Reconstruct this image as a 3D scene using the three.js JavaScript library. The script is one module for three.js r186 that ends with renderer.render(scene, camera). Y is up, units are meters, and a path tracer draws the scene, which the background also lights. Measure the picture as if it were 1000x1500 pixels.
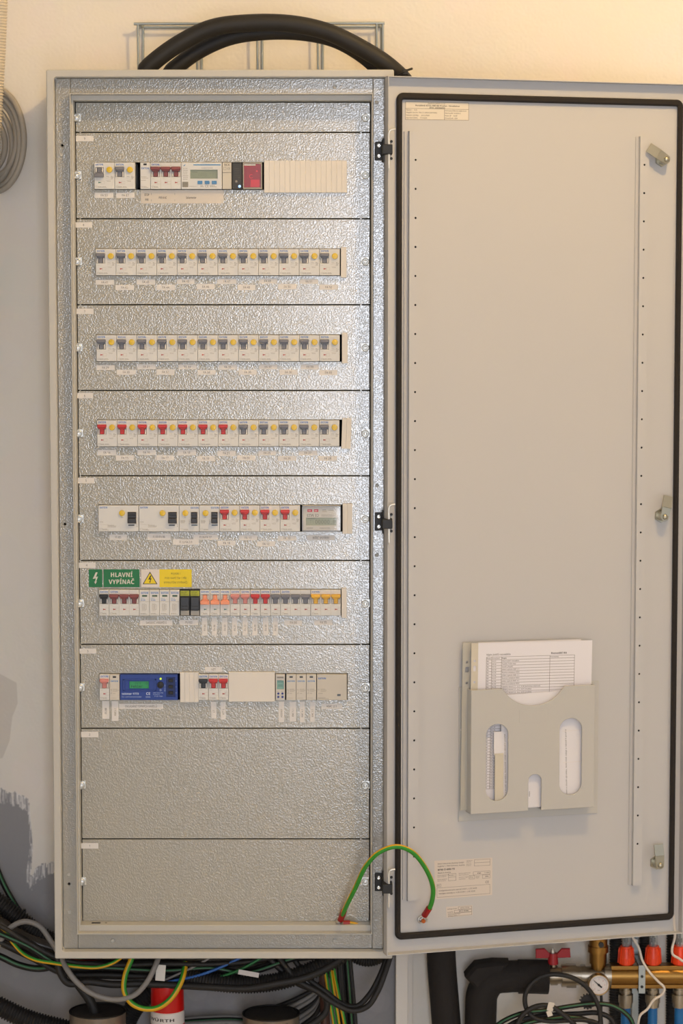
import * as THREE from 'three';
import { RoundedBoxGeometry } from 'three/addons/geometries/RoundedBoxGeometry.js';
import { mergeGeometries } from 'three/addons/utils/BufferGeometryUtils.js';
import { RectAreaLightUniformsLib } from 'three/addons/lights/RectAreaLightUniformsLib.js';

// ---------------------------------------------------------------- camera, sky, lights, exposure
const scene = new THREE.Scene();
const F = 3542, CAM_Y = 1.457, CAM_Z = 4.151, PITCH = 0.0824;
const camera = new THREE.PerspectiveCamera(2 * Math.atan(750 / F) * 180 / Math.PI, 1000 / 1500, 0.05, 60);
camera.position.set(0, CAM_Y, CAM_Z);
camera.rotation.x = -PITCH;
camera.focus = 4.18;
camera.userData.fStop = 3.2;

const renderer = new THREE.WebGLRenderer({ antialias: true });
renderer.toneMapping = THREE.LinearToneMapping;
renderer.toneMappingExposure = 1.06;
renderer.shadowMap.enabled = true;
renderer.shadowMap.type = THREE.PCFSoftShadowMap;
RectAreaLightUniformsLib.init();

scene.background = new THREE.Color(0.75, 0.86, 1.0);
scene.backgroundIntensity = 1.0;

// daylight: a wide window in the right-hand wall and another one in the wall behind the photographer
const SIDE = { z0: 0.7, z1: 2.7, y0: 0.1, y1: 1.4, x: 2.6 };
const BACK = [{ x0: -0.01, x1: 0.72, y0: 0.06, y1: 2.35, z: 5.75 }];
const backColour = new THREE.Color(0.84, 0.89, 1), backPower = 12.8;
for (const w of BACK) {
  const l = new THREE.RectAreaLight(backColour, backPower, w.x1 - w.x0, w.y1 - w.y0);
  l.name = 'back_window_daylight';
  l.position.set((w.x0 + w.x1) / 2, (w.y0 + w.y1) / 2, w.z - 0.02);
  scene.add(l);
}

const LAMP = { x: 0.78, y: 2.88, z: 1.15, r: 0.07 };
const lampLight = new THREE.PointLight(new THREE.Color(1.000, 0.663, 0.265), 4.50, 0, 2);
lampLight.name = 'lamp_light';
lampLight.position.set(LAMP.x, LAMP.y, LAMP.z);
lampLight.castShadow = true;
lampLight.shadow.radius = 3.2;
scene.add(lampLight);

// ---------------------------------------------------------------- helpers
let seed = 12345;
const rnd = () => { seed = (seed * 1664525 + 1013904223) >>> 0; return seed / 4294967296; };
const V = (x, y, z) => new THREE.Vector3(x, y, z);
const SIN = Math.sin(PITCH), COS = Math.cos(PITCH);
// where the sight line through a place in the photograph meets a vertical plane at depth z
function P(px, py, z) {
  const dx = (px - 500) / F, dy = -(py - 750) / F;
  const v = V(dx, dy * COS - SIN, -dy * SIN - COS), t = (z - CAM_Z) / v.z;
  return V(v.x * t, CAM_Y + v.y * t, z);
}
// the open door: a plane turned about the hinge side
const DOOR = { x: 0.09207, z: 0.006, a: 0.2775 };
function onDoor(px, py, w = 0) {                         // -> (u along the door, height, w off the door)
  const dx = (px - 500) / F, dy = -(py - 750) / F;
  const v = V(dx, dy * COS - SIN, -dy * SIN - COS), n = V(Math.sin(DOOR.a), 0, Math.cos(DOOR.a));
  const o = V(DOOR.x, 0, DOOR.z).addScaledVector(n, w), c = V(0, CAM_Y, CAM_Z);
  const t = o.clone().sub(c).dot(n) / v.dot(n), p = c.addScaledVector(v, t).sub(o);
  return V(p.x * Math.cos(DOOR.a) - p.z * Math.sin(DOOR.a), p.y, w);
}
const used = {};
function numbered(name) { const n = used[name] = (used[name] ?? -1) + 1; return n ? name + '_' + String(n).padStart(3, '0') : name; }
function shade(o) { o.castShadow = true; o.receiveShadow = true; return o; }
function tag(o, label, category, group) { o.userData.label = label; o.userData.category = category; if (group) o.userData.group = group; return o; }
function merge(list) {
  const g = list.map((q) => { const n = q.index ? q.toNonIndexed() : q; for (const k of Object.keys(n.attributes)) if (!['position', 'normal', 'uv'].includes(k)) n.deleteAttribute(k); n.morphAttributes = {}; return n; });
  return g.length === 1 ? g[0] : mergeGeometries(g, false);
}
function part(parent, name, geos, mat) {
  const m = shade(new THREE.Mesh(merge(Array.isArray(geos) ? geos : [geos]), mat));
  m.name = name; parent.add(m); return m;
}
function thing(name, label, category, pos = V(0, 0, 0), group) {
  const o = new THREE.Group(); o.name = numbered(name); o.position.copy(pos); scene.add(o); return tag(o, label, category, group);
}
function solo(name, geos, mat, label, category, group) {   // a thing that is one mesh; its origin goes to the foot of its shape
  const g = merge(Array.isArray(geos) ? geos : [geos]); g.computeBoundingBox();
  const b = g.boundingBox, c = V((b.min.x + b.max.x) / 2, b.min.y, (b.min.z + b.max.z) / 2);
  g.translate(-c.x, -c.y, -c.z);
  const m = shade(new THREE.Mesh(g, mat)); m.name = numbered(name); m.position.copy(c); scene.add(m); return tag(m, label, category, group);
}
function structure(name, geos, mat) { const m = part(scene, name, geos, mat); m.userData.kind = 'structure'; return m; }
// uv in metres by the way a face points
function metric(g) {
  g = g.index ? g.toNonIndexed() : g;
  const p = g.attributes.position, n = g.attributes.normal, uv = new Float32Array(p.count * 2);
  for (let i = 0; i < p.count; i++) {
    const ax = Math.abs(n.getX(i)), ay = Math.abs(n.getY(i)), az = Math.abs(n.getZ(i));
    const [u, v] = az >= ax && az >= ay ? [p.getX(i), p.getY(i)] : ax >= ay ? [p.getZ(i), p.getY(i)] : [p.getX(i), p.getZ(i)];
    uv[2 * i] = u; uv[2 * i + 1] = v;
  }
  g.setAttribute('uv', new THREE.BufferAttribute(uv, 2)); return g;
}
function box(x0, y0, z0, x1, y1, z1, r = 0) {
  const w = x1 - x0, h = y1 - y0, d = z1 - z0;
  const g = r ? new RoundedBoxGeometry(w, h, d, 1, Math.min(r, w * 0.49, h * 0.49, d * 0.49)) : new THREE.BoxGeometry(w, h, d);
  g.translate((x0 + x1) / 2, (y0 + y1) / 2, (z0 + z1) / 2); return metric(g);
}
const rectPath = (x0, y0, x1, y1, r = 0, P_ = THREE.Shape) => {
  const s = new P_();
  if (!r) { s.moveTo(x0, y0); s.lineTo(x1, y0); s.lineTo(x1, y1); s.lineTo(x0, y1); s.closePath(); return s; }
  s.moveTo(x0 + r, y0); s.lineTo(x1 - r, y0); s.absarc(x1 - r, y0 + r, r, -Math.PI / 2, 0); s.lineTo(x1, y1 - r); s.absarc(x1 - r, y1 - r, r, 0, Math.PI / 2);
  s.lineTo(x0 + r, y1); s.absarc(x0 + r, y1 - r, r, Math.PI / 2, Math.PI); s.lineTo(x0, y0 + r); s.absarc(x0 + r, y0 + r, r, Math.PI, 1.5 * Math.PI); return s;
};
function slab(shape, z0, z1, b = 0, curve = 8) {         // a shape given thickness from z0 to z1, edges eased by b
  const g = new THREE.ExtrudeGeometry(shape, { depth: z1 - z0 - 2 * b, bevelEnabled: b > 0, bevelSize: b, bevelThickness: b, bevelOffset: -b, bevelSegments: 1, curveSegments: curve });
  g.translate(0, 0, z0 + b); return metric(g);
}
function cyl(r0, r1, h, n = 20) { return new THREE.CylinderGeometry(r1, r0, h, n); }
function disc(x, y, z0, z1, r, r1 = r, n = 20) { const g = cyl(r, r1, z1 - z0, n); g.rotateX(Math.PI / 2); g.translate(x, y, (z0 + z1) / 2); return g; }   // a round peg pointing at +z
function lathe(pts, n = 24) { return new THREE.LatheGeometry(pts.map((p) => new THREE.Vector2(p[0], p[1])), n); }
function tube(pts, r, { n = 80, m = 10, wave = null, cap = true } = {}) {
  const c = new THREE.CatmullRomCurve3(pts, false, 'centripetal'), g = new THREE.TubeGeometry(c, n, r, m, false);
  if (wave) {
    const p = g.attributes.position;
    for (let i = 0; i <= n; i++) { const o = c.getPointAt(i / n), k = wave(i / n, i); for (let j = 0; j <= m; j++) { const q = i * (m + 1) + j; p.setXYZ(q, o.x + (p.getX(q) - o.x) * k, o.y + (p.getY(q) - o.y) * k, o.z + (p.getZ(q) - o.z) * k); } }
    g.computeVertexNormals();
  }
  if (!cap) return g;
  const ends = [0, 1].map((t) => { const s = new THREE.CircleGeometry(r * 0.999, m); const d = c.getTangentAt(t).multiplyScalar(t ? 1 : -1); s.applyQuaternion(new THREE.Quaternion().setFromUnitVectors(V(0, 0, 1), d)); const e = c.getPointAt(t); s.translate(e.x, e.y, e.z); return s; });
  return merge([g, ...ends]);
}
const path = (list) => list.map((p) => P(p[0], p[1], p[2]));
function ribbed(pts, r, pitch = 0.005, m = 14) {           // corrugated hose
  const L = new THREE.CatmullRomCurve3(pts, false, 'centripetal').getLength(), k = Math.max(2, Math.round(L / pitch));
  const prof = [1, 1, 0.86, 0.86];
  return tube(pts, r, { n: k * 4, m, wave: (t, i) => prof[i % 4] });
}

// ---------------------------------------------------------------- textures
function data(size, fn, srgb = false) {
  const a = new Uint8Array(size * size * 4);
  for (let y = 0; y < size; y++) for (let x = 0; x < size; x++) { const c = fn(x, y), i = (y * size + x) * 4; a[i] = c[0]; a[i + 1] = c[1]; a[i + 2] = c[2]; a[i + 3] = 255; }
  const t = new THREE.DataTexture(a, size, size, THREE.RGBAFormat); t.magFilter = THREE.LinearFilter; t.minFilter = THREE.LinearMipmapLinearFilter; t.wrapS = t.wrapT = THREE.RepeatWrapping;
  if (srgb) t.colorSpace = THREE.SRGBColorSpace; t.needsUpdate = true; return t;
}
function tileNoise(cells) {                               // smooth value noise that repeats after 1
  const g = new Float32Array(cells * cells).map(() => rnd());
  const s = (t) => t * t * (3 - 2 * t);
  return (u, v) => { const x = u * cells, y = v * cells, i = Math.floor(x), j = Math.floor(y), a = s(x - i), b = s(y - j), q = (m, n) => g[((n % cells) + cells) % cells * cells + ((m % cells) + cells) % cells];
    return (q(i, j) * (1 - a) + q(i + 1, j) * a) * (1 - b) + (q(i, j + 1) * (1 - a) + q(i + 1, j + 1) * a) * b; };
}
const h1 = tileNoise(112), h2 = tileNoise(220), h3 = tileNoise(24);
const hammer = data(1024, (x, y) => { const u = x / 1024, v = y / 1024, h = 0.62 * h1(u, v) + 0.3 * h2(u + 0.3, v) + 0.08 * h3(u, v); const k = Math.min(1, Math.max(0, (h - 0.3) / 0.44)), c = 255 * k * k * (3 - 2 * k); return [c, c, c]; });
hammer.repeat.set(1 / 0.2, 1 / 0.2);
const p1 = tileNoise(12), p2 = tileNoise(60), p3 = tileNoise(200);
const plasterBump = data(1024, (x, y) => { const u = x / 1024, v = y / 1024, c = 255 * (0.45 * p1(u, v) + 0.3 * p2(u, v) + 0.25 * p3(u, v)); return [c, c, c]; });
plasterBump.repeat.set(1 / 0.8, 1 / 0.8);
const grain = data(256, (() => { const a = tileNoise(64), b = tileNoise(128); return (x, y) => { const c = 255 * (0.5 * a(x / 256, y / 256) + 0.5 * b(x / 256, y / 256)); return [c, c, c]; }; })());

// printed faces share a few large sheets
const SCALE = 9, PAGE = 2048, pages = [];
function newPage() { const c = document.createElement('canvas'); c.width = c.height = PAGE; const x = c.getContext('2d'); x.fillStyle = '#ded8cb'; x.fillRect(0, 0, PAGE, PAGE);
  const t = new THREE.CanvasTexture(c); t.colorSpace = THREE.SRGBColorSpace; t.anisotropy = 8; const p = { ctx: x, tex: t, x: 4, y: 4, row: 0, mats: {} }; pages.push(p); return p; }
function print(w, h, draw, scale = SCALE) {               // w, h in millimetres; draw(ctx) works in millimetres from the top left
  const W = Math.ceil(w * scale), H = Math.ceil(h * scale); let p = pages[pages.length - 1] ?? newPage();
  if (p.x + W + 6 > PAGE) { p.x = 4; p.y += p.row + 6; p.row = 0; }
  if (p.y + H + 6 > PAGE) p = newPage();
  p.ctx.save(); p.ctx.translate(p.x, p.y); p.ctx.beginPath(); p.ctx.rect(-2, -2, W + 4, H + 4); p.ctx.clip(); p.ctx.scale(scale, scale); draw(p.ctx, w, h); p.ctx.restore();
  const r = { page: p, u0: p.x / PAGE, u1: (p.x + W) / PAGE, v0: 1 - (p.y + H) / PAGE, v1: 1 - p.y / PAGE };
  p.x += W + 6; p.row = Math.max(p.row, H); return r;
}
function mapTo(g, r, x0, y0, w, h) {                      // lays a printed face flat over a shape
  g = g.index ? g.toNonIndexed() : g; const p = g.attributes.position, uv = new Float32Array(p.count * 2);
  for (let i = 0; i < p.count; i++) { const a = Math.min(1, Math.max(0, (p.getX(i) - x0) / w)), b = Math.min(1, Math.max(0, (p.getY(i) - y0) / h)); uv[2 * i] = r.u0 + a * (r.u1 - r.u0); uv[2 * i + 1] = r.v0 + b * (r.v1 - r.v0); }
  g.setAttribute('uv', new THREE.BufferAttribute(uv, 2)); return g;
}
function printed(r, kind = 'plastic') {
  const m = r.page.mats;
  return m[kind] ??= kind === 'paper' ? new THREE.MeshPhysicalMaterial({ map: r.page.tex, roughness: 0.55 }) : kind === 'gloss' ? new THREE.MeshPhysicalMaterial({ map: r.page.tex, roughness: 0.25, clearcoat: 1, clearcoatRoughness: 0.08 }) : new THREE.MeshPhysicalMaterial({ map: r.page.tex, roughness: 0.5 });
}

// ---------------------------------------------------------------- materials
const std = (hex, roughness = 0.5, more = {}) => new THREE.MeshPhysicalMaterial({ color: new THREE.Color(hex), roughness, ...more });
const M = {
  paint: std('#a19e93', 0.17, { bumpMap: hammer, bumpScale: 0.000135, ior: 2.0 }),
  post: std('#a09d94', 0.18, { bumpMap: hammer, bumpScale: 0.00013, ior: 2.0 }),
  edge: std('#bfbcb4', 0.4),
  door: std('#c1c0c0', 0.5),
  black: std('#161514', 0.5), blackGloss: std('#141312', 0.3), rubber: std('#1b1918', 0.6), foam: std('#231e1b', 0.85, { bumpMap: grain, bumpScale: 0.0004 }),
  cream: std('#e0dad1', 0.5), beige: std('#d5cab6', 0.55), white: std('#e2ddd5', 0.5), offwhite: std('#e6e0d8', 0.6),
  grey: std('#75747a', 0.45), red: std('#c41f14', 0.4), darkred: std('#84413f', 0.45), pink: std('#d98a80', 0.45), salmon: std('#ee9a76', 0.45), yellow: std('#e8b012', 0.4),
  amber: std('#dcb91e', 0.35), toggle: std('#221d19', 0.35), inside: std('#242322', 0.8),  // inside: dark tone painted in for the shade within the cabinet
  zinc: std('#d6d6d2', 0.34, { metalness: 1 }), steel: std('#e2e0da', 0.3, { metalness: 0.6 }), nickel: std('#a69d8e', 0.34, { metalness: 1 }), brass: std('#94703c', 0.36, { metalness: 1 }),
  chrome: std('#e2e2e0', 0.12, { metalness: 1 }), galv: std('#a9b0b0', 0.4, { metalness: 0.85 }), yellowzinc: std('#b2ae9e', 0.34, { metalness: 1 }),
  greyCable: std('#86827e', 0.5), greyHose: std('#a59d90', 0.6), blueCable: std('#2b5fa8', 0.45), redCable: std('#8c1a17', 0.45), whiteCable: std('#d8cfc4', 0.5), brownPipe: std('#54352a', 0.5),
  orange: std('#f0440f', 0.4), bluePipe: std('#0f62a0', 0.4), canRed: std('#c40d0a', 0.3), handleRed: std('#a8141f', 0.4), ferrule: std('#9c1518', 0.4),
  glass: new THREE.MeshPhysicalMaterial({ color: 0xffffff, roughness: 0.03, transmission: 1, thickness: 0, ior: 1.49 }),
  film: new THREE.MeshPhysicalMaterial({ color: 0xf2f4f4, roughness: 0.25, transmission: 0.85, thickness: 0, ior: 1.45 }),
  sleeveTube: new THREE.MeshPhysicalMaterial({ color: 0xe8eef0, roughness: 0.12, transmission: 0.8, thickness: 0, ior: 1.49 }),
};
function striped(base, stripe, share, more = {}) {        // stripe running along a cable
  const t = data(64, (x, y) => { const c = new THREE.Color(y / 64 < share ? stripe : base).convertLinearToSRGB(); return [c.r * 255, c.g * 255, c.b * 255]; }, true);
  return new THREE.MeshPhysicalMaterial({ map: t, roughness: 0.45, ...more });
}
M.earth = striped('#d6a312', '#2f8f2a', 0.42);
M.earth2 = striped('#2f8f2a', '#d6a312', 0.42);
M.blackGreen = striped('#171615', '#1c5a2e', 0.1);

// ---------------------------------------------------------------- the room
const WALL = -0.24;
const room = { x0: -2.3, x1: 2.6, z1: 5.75, top: 3.05 };
{
  const c = document.createElement('canvas'); c.width = c.height = 2048; const x = c.getContext('2d'), S = 2048 / 2.2;
  const at = (px, py) => { const p = P(px, py, WALL); return [(p.x + 1.1) * S, 2048 - (p.y + 0.05) * S]; };
  x.fillStyle = '#ece6db'; x.fillRect(0, 0, 2048, 2048);
  for (let i = 0; i < 2600; i++) { const l = 226 + rnd() * 24; x.fillStyle = `rgba(${l},${l - 3},${l - 7},0.06)`; x.beginPath(); x.ellipse(rnd() * 2048, rnd() * 2048, 10 + rnd() * 60, 8 + rnd() * 40, rnd() * 3, 0, 7); x.fill(); }
  // unpainted grey plaster low on the left and below the cabinet, with a brushed edge
  const edge = [[-400, 1150], [-60, 1158], [0, 1160], [12, 1168], [22, 1166], [34, 1172], [42, 1178], [44, 1210], [46, 1240], [43, 1262], [40, 1280], [47, 1292], [52, 1280], [62, 1272], [80, 1268], [120, 1240], [300, 1200], [584, 1200]];
  x.fillStyle = '#989799'; x.beginPath(); edge.forEach((e, i) => { const p = at(...e); i ? x.lineTo(...p) : x.moveTo(...p); }); x.lineTo(...at(584, 2100)); x.lineTo(...at(-400, 2100)); x.fill();
  for (let i = 0; i < 420; i++) { const k = Math.floor(rnd() * (edge.length - 2)), t = rnd(), a = edge[k], b = edge[k + 1], p = at(a[0] + (b[0] - a[0]) * t, a[1] + (b[1] - a[1]) * t); x.strokeStyle = rnd() < 0.5 ? 'rgba(152,151,153,0.7)' : 'rgba(236,233,230,0.6)'; x.lineWidth = 1 + rnd() * 2.5; x.beginPath(); x.moveTo(p[0], p[1] - 9 + rnd() * 5); x.lineTo(p[0] + rnd() * 4 - 2, p[1] + 4 + rnd() * 14); x.stroke(); }
  for (let i = 0; i < 900; i++) { const p = at(-300 + rnd() * 880, 1300 + rnd() * 700), l = 145 + rnd() * 50; x.fillStyle = `rgba(${l},${l - 5},${l - 9},0.12)`; x.beginPath(); x.ellipse(p[0], p[1], 6 + rnd() * 40, 5 + rnd() * 22, rnd() * 3, 0, 7); x.fill(); }
  // thin paint worn through near the left edge
  x.fillStyle = 'rgba(176,166,156,0.28)'; x.beginPath(); [[-400, 930], [-60, 955], [24, 1000], [26, 1030], [18, 1050], [14, 1085], [4, 1110], [-60, 1130], [-400, 1140]].forEach((e, i) => { const p = at(...e); i ? x.lineTo(...p) : x.moveTo(...p); }); x.fill();
  const t = new THREE.CanvasTexture(c); t.colorSpace = THREE.SRGBColorSpace; t.wrapS = t.wrapT = THREE.ClampToEdgeWrapping; t.repeat.set(1 / 2.2, 1 / 2.2); t.offset.set(0.5, 0.05 / 2.2);
  M.wall = new THREE.MeshPhysicalMaterial({ map: t, roughness: 0.9, bumpMap: plasterBump, bumpScale: 0.0007 });
  M.plainWall = std('#dcd9d4', 0.9, { bumpMap: plasterBump, bumpScale: 0.0012 });
  M.floor = std('#d2d0cc', 0.7, { bumpMap: plasterBump, bumpScale: 0.0008 });
  const { x0, x1, z1, top } = room, T = 0.15;
  structure('wall_back', box(x0 - T, -0.1, WALL - T, x1 + T, top + T, WALL), M.wall);
  structure('wall_left', box(x0 - T, -0.1, WALL, x0, top + T, z1 + T), M.plainWall);
  const wr = rectPath(WALL, 0, z1, top); wr.holes.push(rectPath(SIDE.z0, SIDE.y0, SIDE.z1, SIDE.y1, 0, THREE.Path));
  structure('wall_right', (() => { const g = slab(wr, 0, T); g.rotateY(-Math.PI / 2); g.translate(x1 + T, 0, 0); return g; })(), M.plainWall);
  structure('floor', box(x0, -0.1, WALL, x1, 0, z1 + T), M.floor);
  structure('ceiling', box(x0, top, WALL, x1, top + T, z1 + T), M.plainWall);
  const wf = rectPath(x0, 0, x1, top); for (const w of BACK) wf.holes.push(rectPath(w.x0, w.y0, w.x1, w.y1, 0, THREE.Path));
  structure('wall_front', slab(wf, z1, z1 + T), M.plainWall);
  const pane = (w, h) => { const s = rectPath(0, 0, w, h); s.holes.push(rectPath(0.05, 0.05, w - 0.05, h - 0.05, 0, THREE.Path)); return [slab(s, 0.03, 0.09), box(0.05, 0.05, 0.055, w - 0.05, h - 0.05, 0.059)]; };
  BACK.forEach((w, i) => { const [f1, q1] = pane(w.x1 - w.x0, w.y1 - w.y0); for (const g of [f1, q1]) g.translate(w.x0, w.y0, z1); part(structure('window_' + (i + 1), f1, M.offwhite), 'pane', q1, M.glass); });
  const [f2, q2] = pane(SIDE.z1 - SIDE.z0, SIDE.y1 - SIDE.y0); for (const g of [f2, q2]) { g.rotateY(Math.PI / 2); g.translate(x1, SIDE.y0, SIDE.z1); }
  part(structure('window_2', f2, M.offwhite), 'pane', q2, M.glass);
}
{ // pendant lamp up by the ceiling, outside the frame
  const t = thing('pendant_lamp', 'round warm glass pendant lamp hanging from the ceiling', 'lamp', V(LAMP.x, LAMP.y, LAMP.z));
  const s = new THREE.SphereGeometry(LAMP.r, 24, 16);
  part(t, 'lamp_globe', s, new THREE.MeshStandardMaterial({ color: 0xfff0d8, emissive: new THREE.Color(1, 0.66, 0.3), emissiveIntensity: 4, roughness: 0.4 }));
  part(t, 'cord', (() => { const g = cyl(0.004, 0.004, room.top - LAMP.y - LAMP.r - 0.02, 8); g.translate(0, (room.top - LAMP.y + LAMP.r - 0.02) / 2, 0); return g; })(), M.black);
  part(t, 'ceiling_rose', (() => { const g = cyl(0.05, 0.04, 0.03, 20); g.translate(0, room.top - LAMP.y - 0.015, 0); return g; })(), M.white);
}

// ---------------------------------------------------------------- the distribution cabinet
const CX0 = -0.501, CX1 = 0.089, CY0 = 0.33, CY1 = 1.8675, ZP = -0.05, FZ = -0.042;
const cabinet = thing('distribution_cabinet', 'tall light grey steel distribution cabinet with its door swung open, hung on the wall', 'cabinet', V((CX0 + CX1) / 2, CY0, 0));
const CO = cabinet.position;
const rel = (g, o) => { g.translate(-o.x, -o.y, -o.z); return g; };
const cpart = (parent, name, geos, mat) => part(parent, name, rel(merge(Array.isArray(geos) ? geos : [geos]), CO), mat);
for (const [name, e, m] of [['enclosure', 0.001, M.edge], ['shade_lining', 0.0026, M.inside]]) { const t = 0.0015, x0 = CX0 + e, x1 = CX1 - e, y0 = CY0 + e, y1 = CY1 - e, z0 = WALL + e - 0.001;  // the second shell is an added dark lining, standing in for interior shade
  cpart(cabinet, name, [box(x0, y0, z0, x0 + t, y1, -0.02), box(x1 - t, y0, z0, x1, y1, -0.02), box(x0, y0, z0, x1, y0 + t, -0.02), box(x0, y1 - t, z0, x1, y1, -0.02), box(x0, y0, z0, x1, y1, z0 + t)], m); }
{
  const s = rectPath(CX0, CY0, CX1, CY1, 0.003), i = 0.0126;
  s.holes.push(rectPath(CX0 + i, CY0 + i, CX1 - i, CY1 - i, 0.005, THREE.Path));
  cpart(cabinet, 'front_flange', slab(s, -0.022, 0, 0.0013), M.edge);
}
// corner posts and cross strips, set back behind the flange
const RX0 = -0.4625, RX1 = 0.0538, RY0 = 0.3718, RY1 = 1.8282;
const SX0 = CX0 + 0.0126, SX1 = CX1 - 0.0126, SY0 = CY0 + 0.0126, SY1 = CY1 - 0.0126;
{
  const hole = (px, py, r) => { const p = P(px, py, -0.02), h = new THREE.Path(); h.absarc(p.x, p.y, r, 0, Math.PI * 2); return h; };
  const l = rectPath(SX0, SY0, RX0, SY1); for (const q of [[91, 213], [95, 768], [101, 1295]]) l.holes.push(hole(q[0], q[1], 0.0021));
  cpart(cabinet, 'corner_post', slab(l, -0.032, -0.02, 0.0012), M.post);
  const r = rectPath(RX1, SY0, SX1, SY1);
  cpart(cabinet, 'corner_post', slab(r, -0.032, -0.02, 0.0012), M.post);
  cpart(cabinet, 'cross_strip', box(RX0, RY1 - 0.002, -0.032, RX1, SY1, -0.0215, 0.001), M.post);
  cpart(cabinet, 'cross_strip', box(RX0, SY0, -0.032, RX1, RY0 + 0.002, -0.0215, 0.001), M.post);
  for (const q of [[154, 126.5], [490, 127], [92, 171], [551.5, 150], [96, 710], [552, 711], [552, 813], [102, 1336], [551, 1336], [165, 1378], [490, 1378], [90, 227], [94, 754], [101, 1281]]) {
    const p = P(q[0], q[1], -0.02);
    const g = lathe([[0, 0.0004], [0.0016, 0.0004], [0.0017, 0], [0.0024, 0.0008], [0.0032, 0.0006], [0.0035, -0.0008], [0, -0.0008]], 16); g.rotateX(Math.PI / 2); g.translate(p.x, p.y, -0.0198);
    cpart(cabinet, 'screw', g, M.edge);
  }
}
// raised frame around the cover plates: lip, flat face, deep inner wall
{
  const IN = { x0: RX0 + 0.0042, x1: RX1 - 0.0032, y0: RY0 + 0.0122, y1: RY1 - 0.0105 };
  const lip = rectPath(RX0, RY0, RX1, RY1, 0.001); lip.holes.push(rectPath(RX0 + 0.0016, RY0 + 0.0016, RX1 - 0.0016, RY1 - 0.0016, 0.001, THREE.Path));
  const face = rectPath(RX0 + 0.0004, RY0 + 0.0004, RX1 - 0.0004, RY1 - 0.0004); face.holes.push(rectPath(IN.x0, IN.y0, IN.x1, IN.y1, 0, THREE.Path));
  cpart(cabinet, 'cover_frame', [slab(lip, -0.024, -0.0055, 0.0004), slab(face, -0.0565, -0.0225, 0.0006)], M.edge);
  for (const q of [[134, 147, 1353.2, 1355.6], [153.5, 156.5, 1353.8, 1355]]) {   // slots in the bottom ledge, their dark openings set in as black blocks
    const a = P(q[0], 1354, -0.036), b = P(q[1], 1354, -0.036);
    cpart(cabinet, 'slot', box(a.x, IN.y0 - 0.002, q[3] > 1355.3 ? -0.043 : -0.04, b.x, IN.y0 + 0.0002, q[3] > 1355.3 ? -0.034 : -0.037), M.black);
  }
}
const ROWS = { 9: { t: 238, b: 277, l: 138 }, 8: { t: 365, b: 403, l: 140 }, 7: { t: 491, b: 529, l: 141 }, 6: { t: 615.5, b: 654, l: 142 }, 5: { t: 740.5, b: 778.5, l: 144 }, 4: { t: 864, b: 902, l: 145 }, 3: { t: 988, b: 1025.5, l: 145.5 } };
const FACE = 0.0453, MOD = 0.01757;
for (const r of Object.values(ROWS)) { const p = P(r.l, (r.t + r.b) / 2, FZ); r.x = p.x; r.y = p.y - FACE / 2; r.end = { 503: 0 }; }
const SLOT_END = { 9: 388, 8: 503, 7: 505, 6: 505, 5: 506, 4: 503, 3: 508.6 };
// little bits of text
const font = (c, mm, bold, family = 'sans-serif') => { c.font = `${bold ? 'bold ' : ''}${mm * 10}px ${family}`; };
function say(c, text, x, y, mm, { bold = false, align = 'left', color = '#1d1b1a', family, squeeze = 1, turn = 0 } = {}) {   // fonts are set ten times too large and scaled down so that small sizes stay exact
  c.save(); c.translate(x, y); c.rotate(turn); c.scale(0.1 * squeeze, 0.1); font(c, mm, bold, family); c.fillStyle = color; c.textAlign = align; c.textBaseline = 'middle'; c.fillText(text, 0, 0); c.restore();
}
const PX = 1 / 0.8415;                                     // millimetres on a cover plate for one pixel of the photograph
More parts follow.
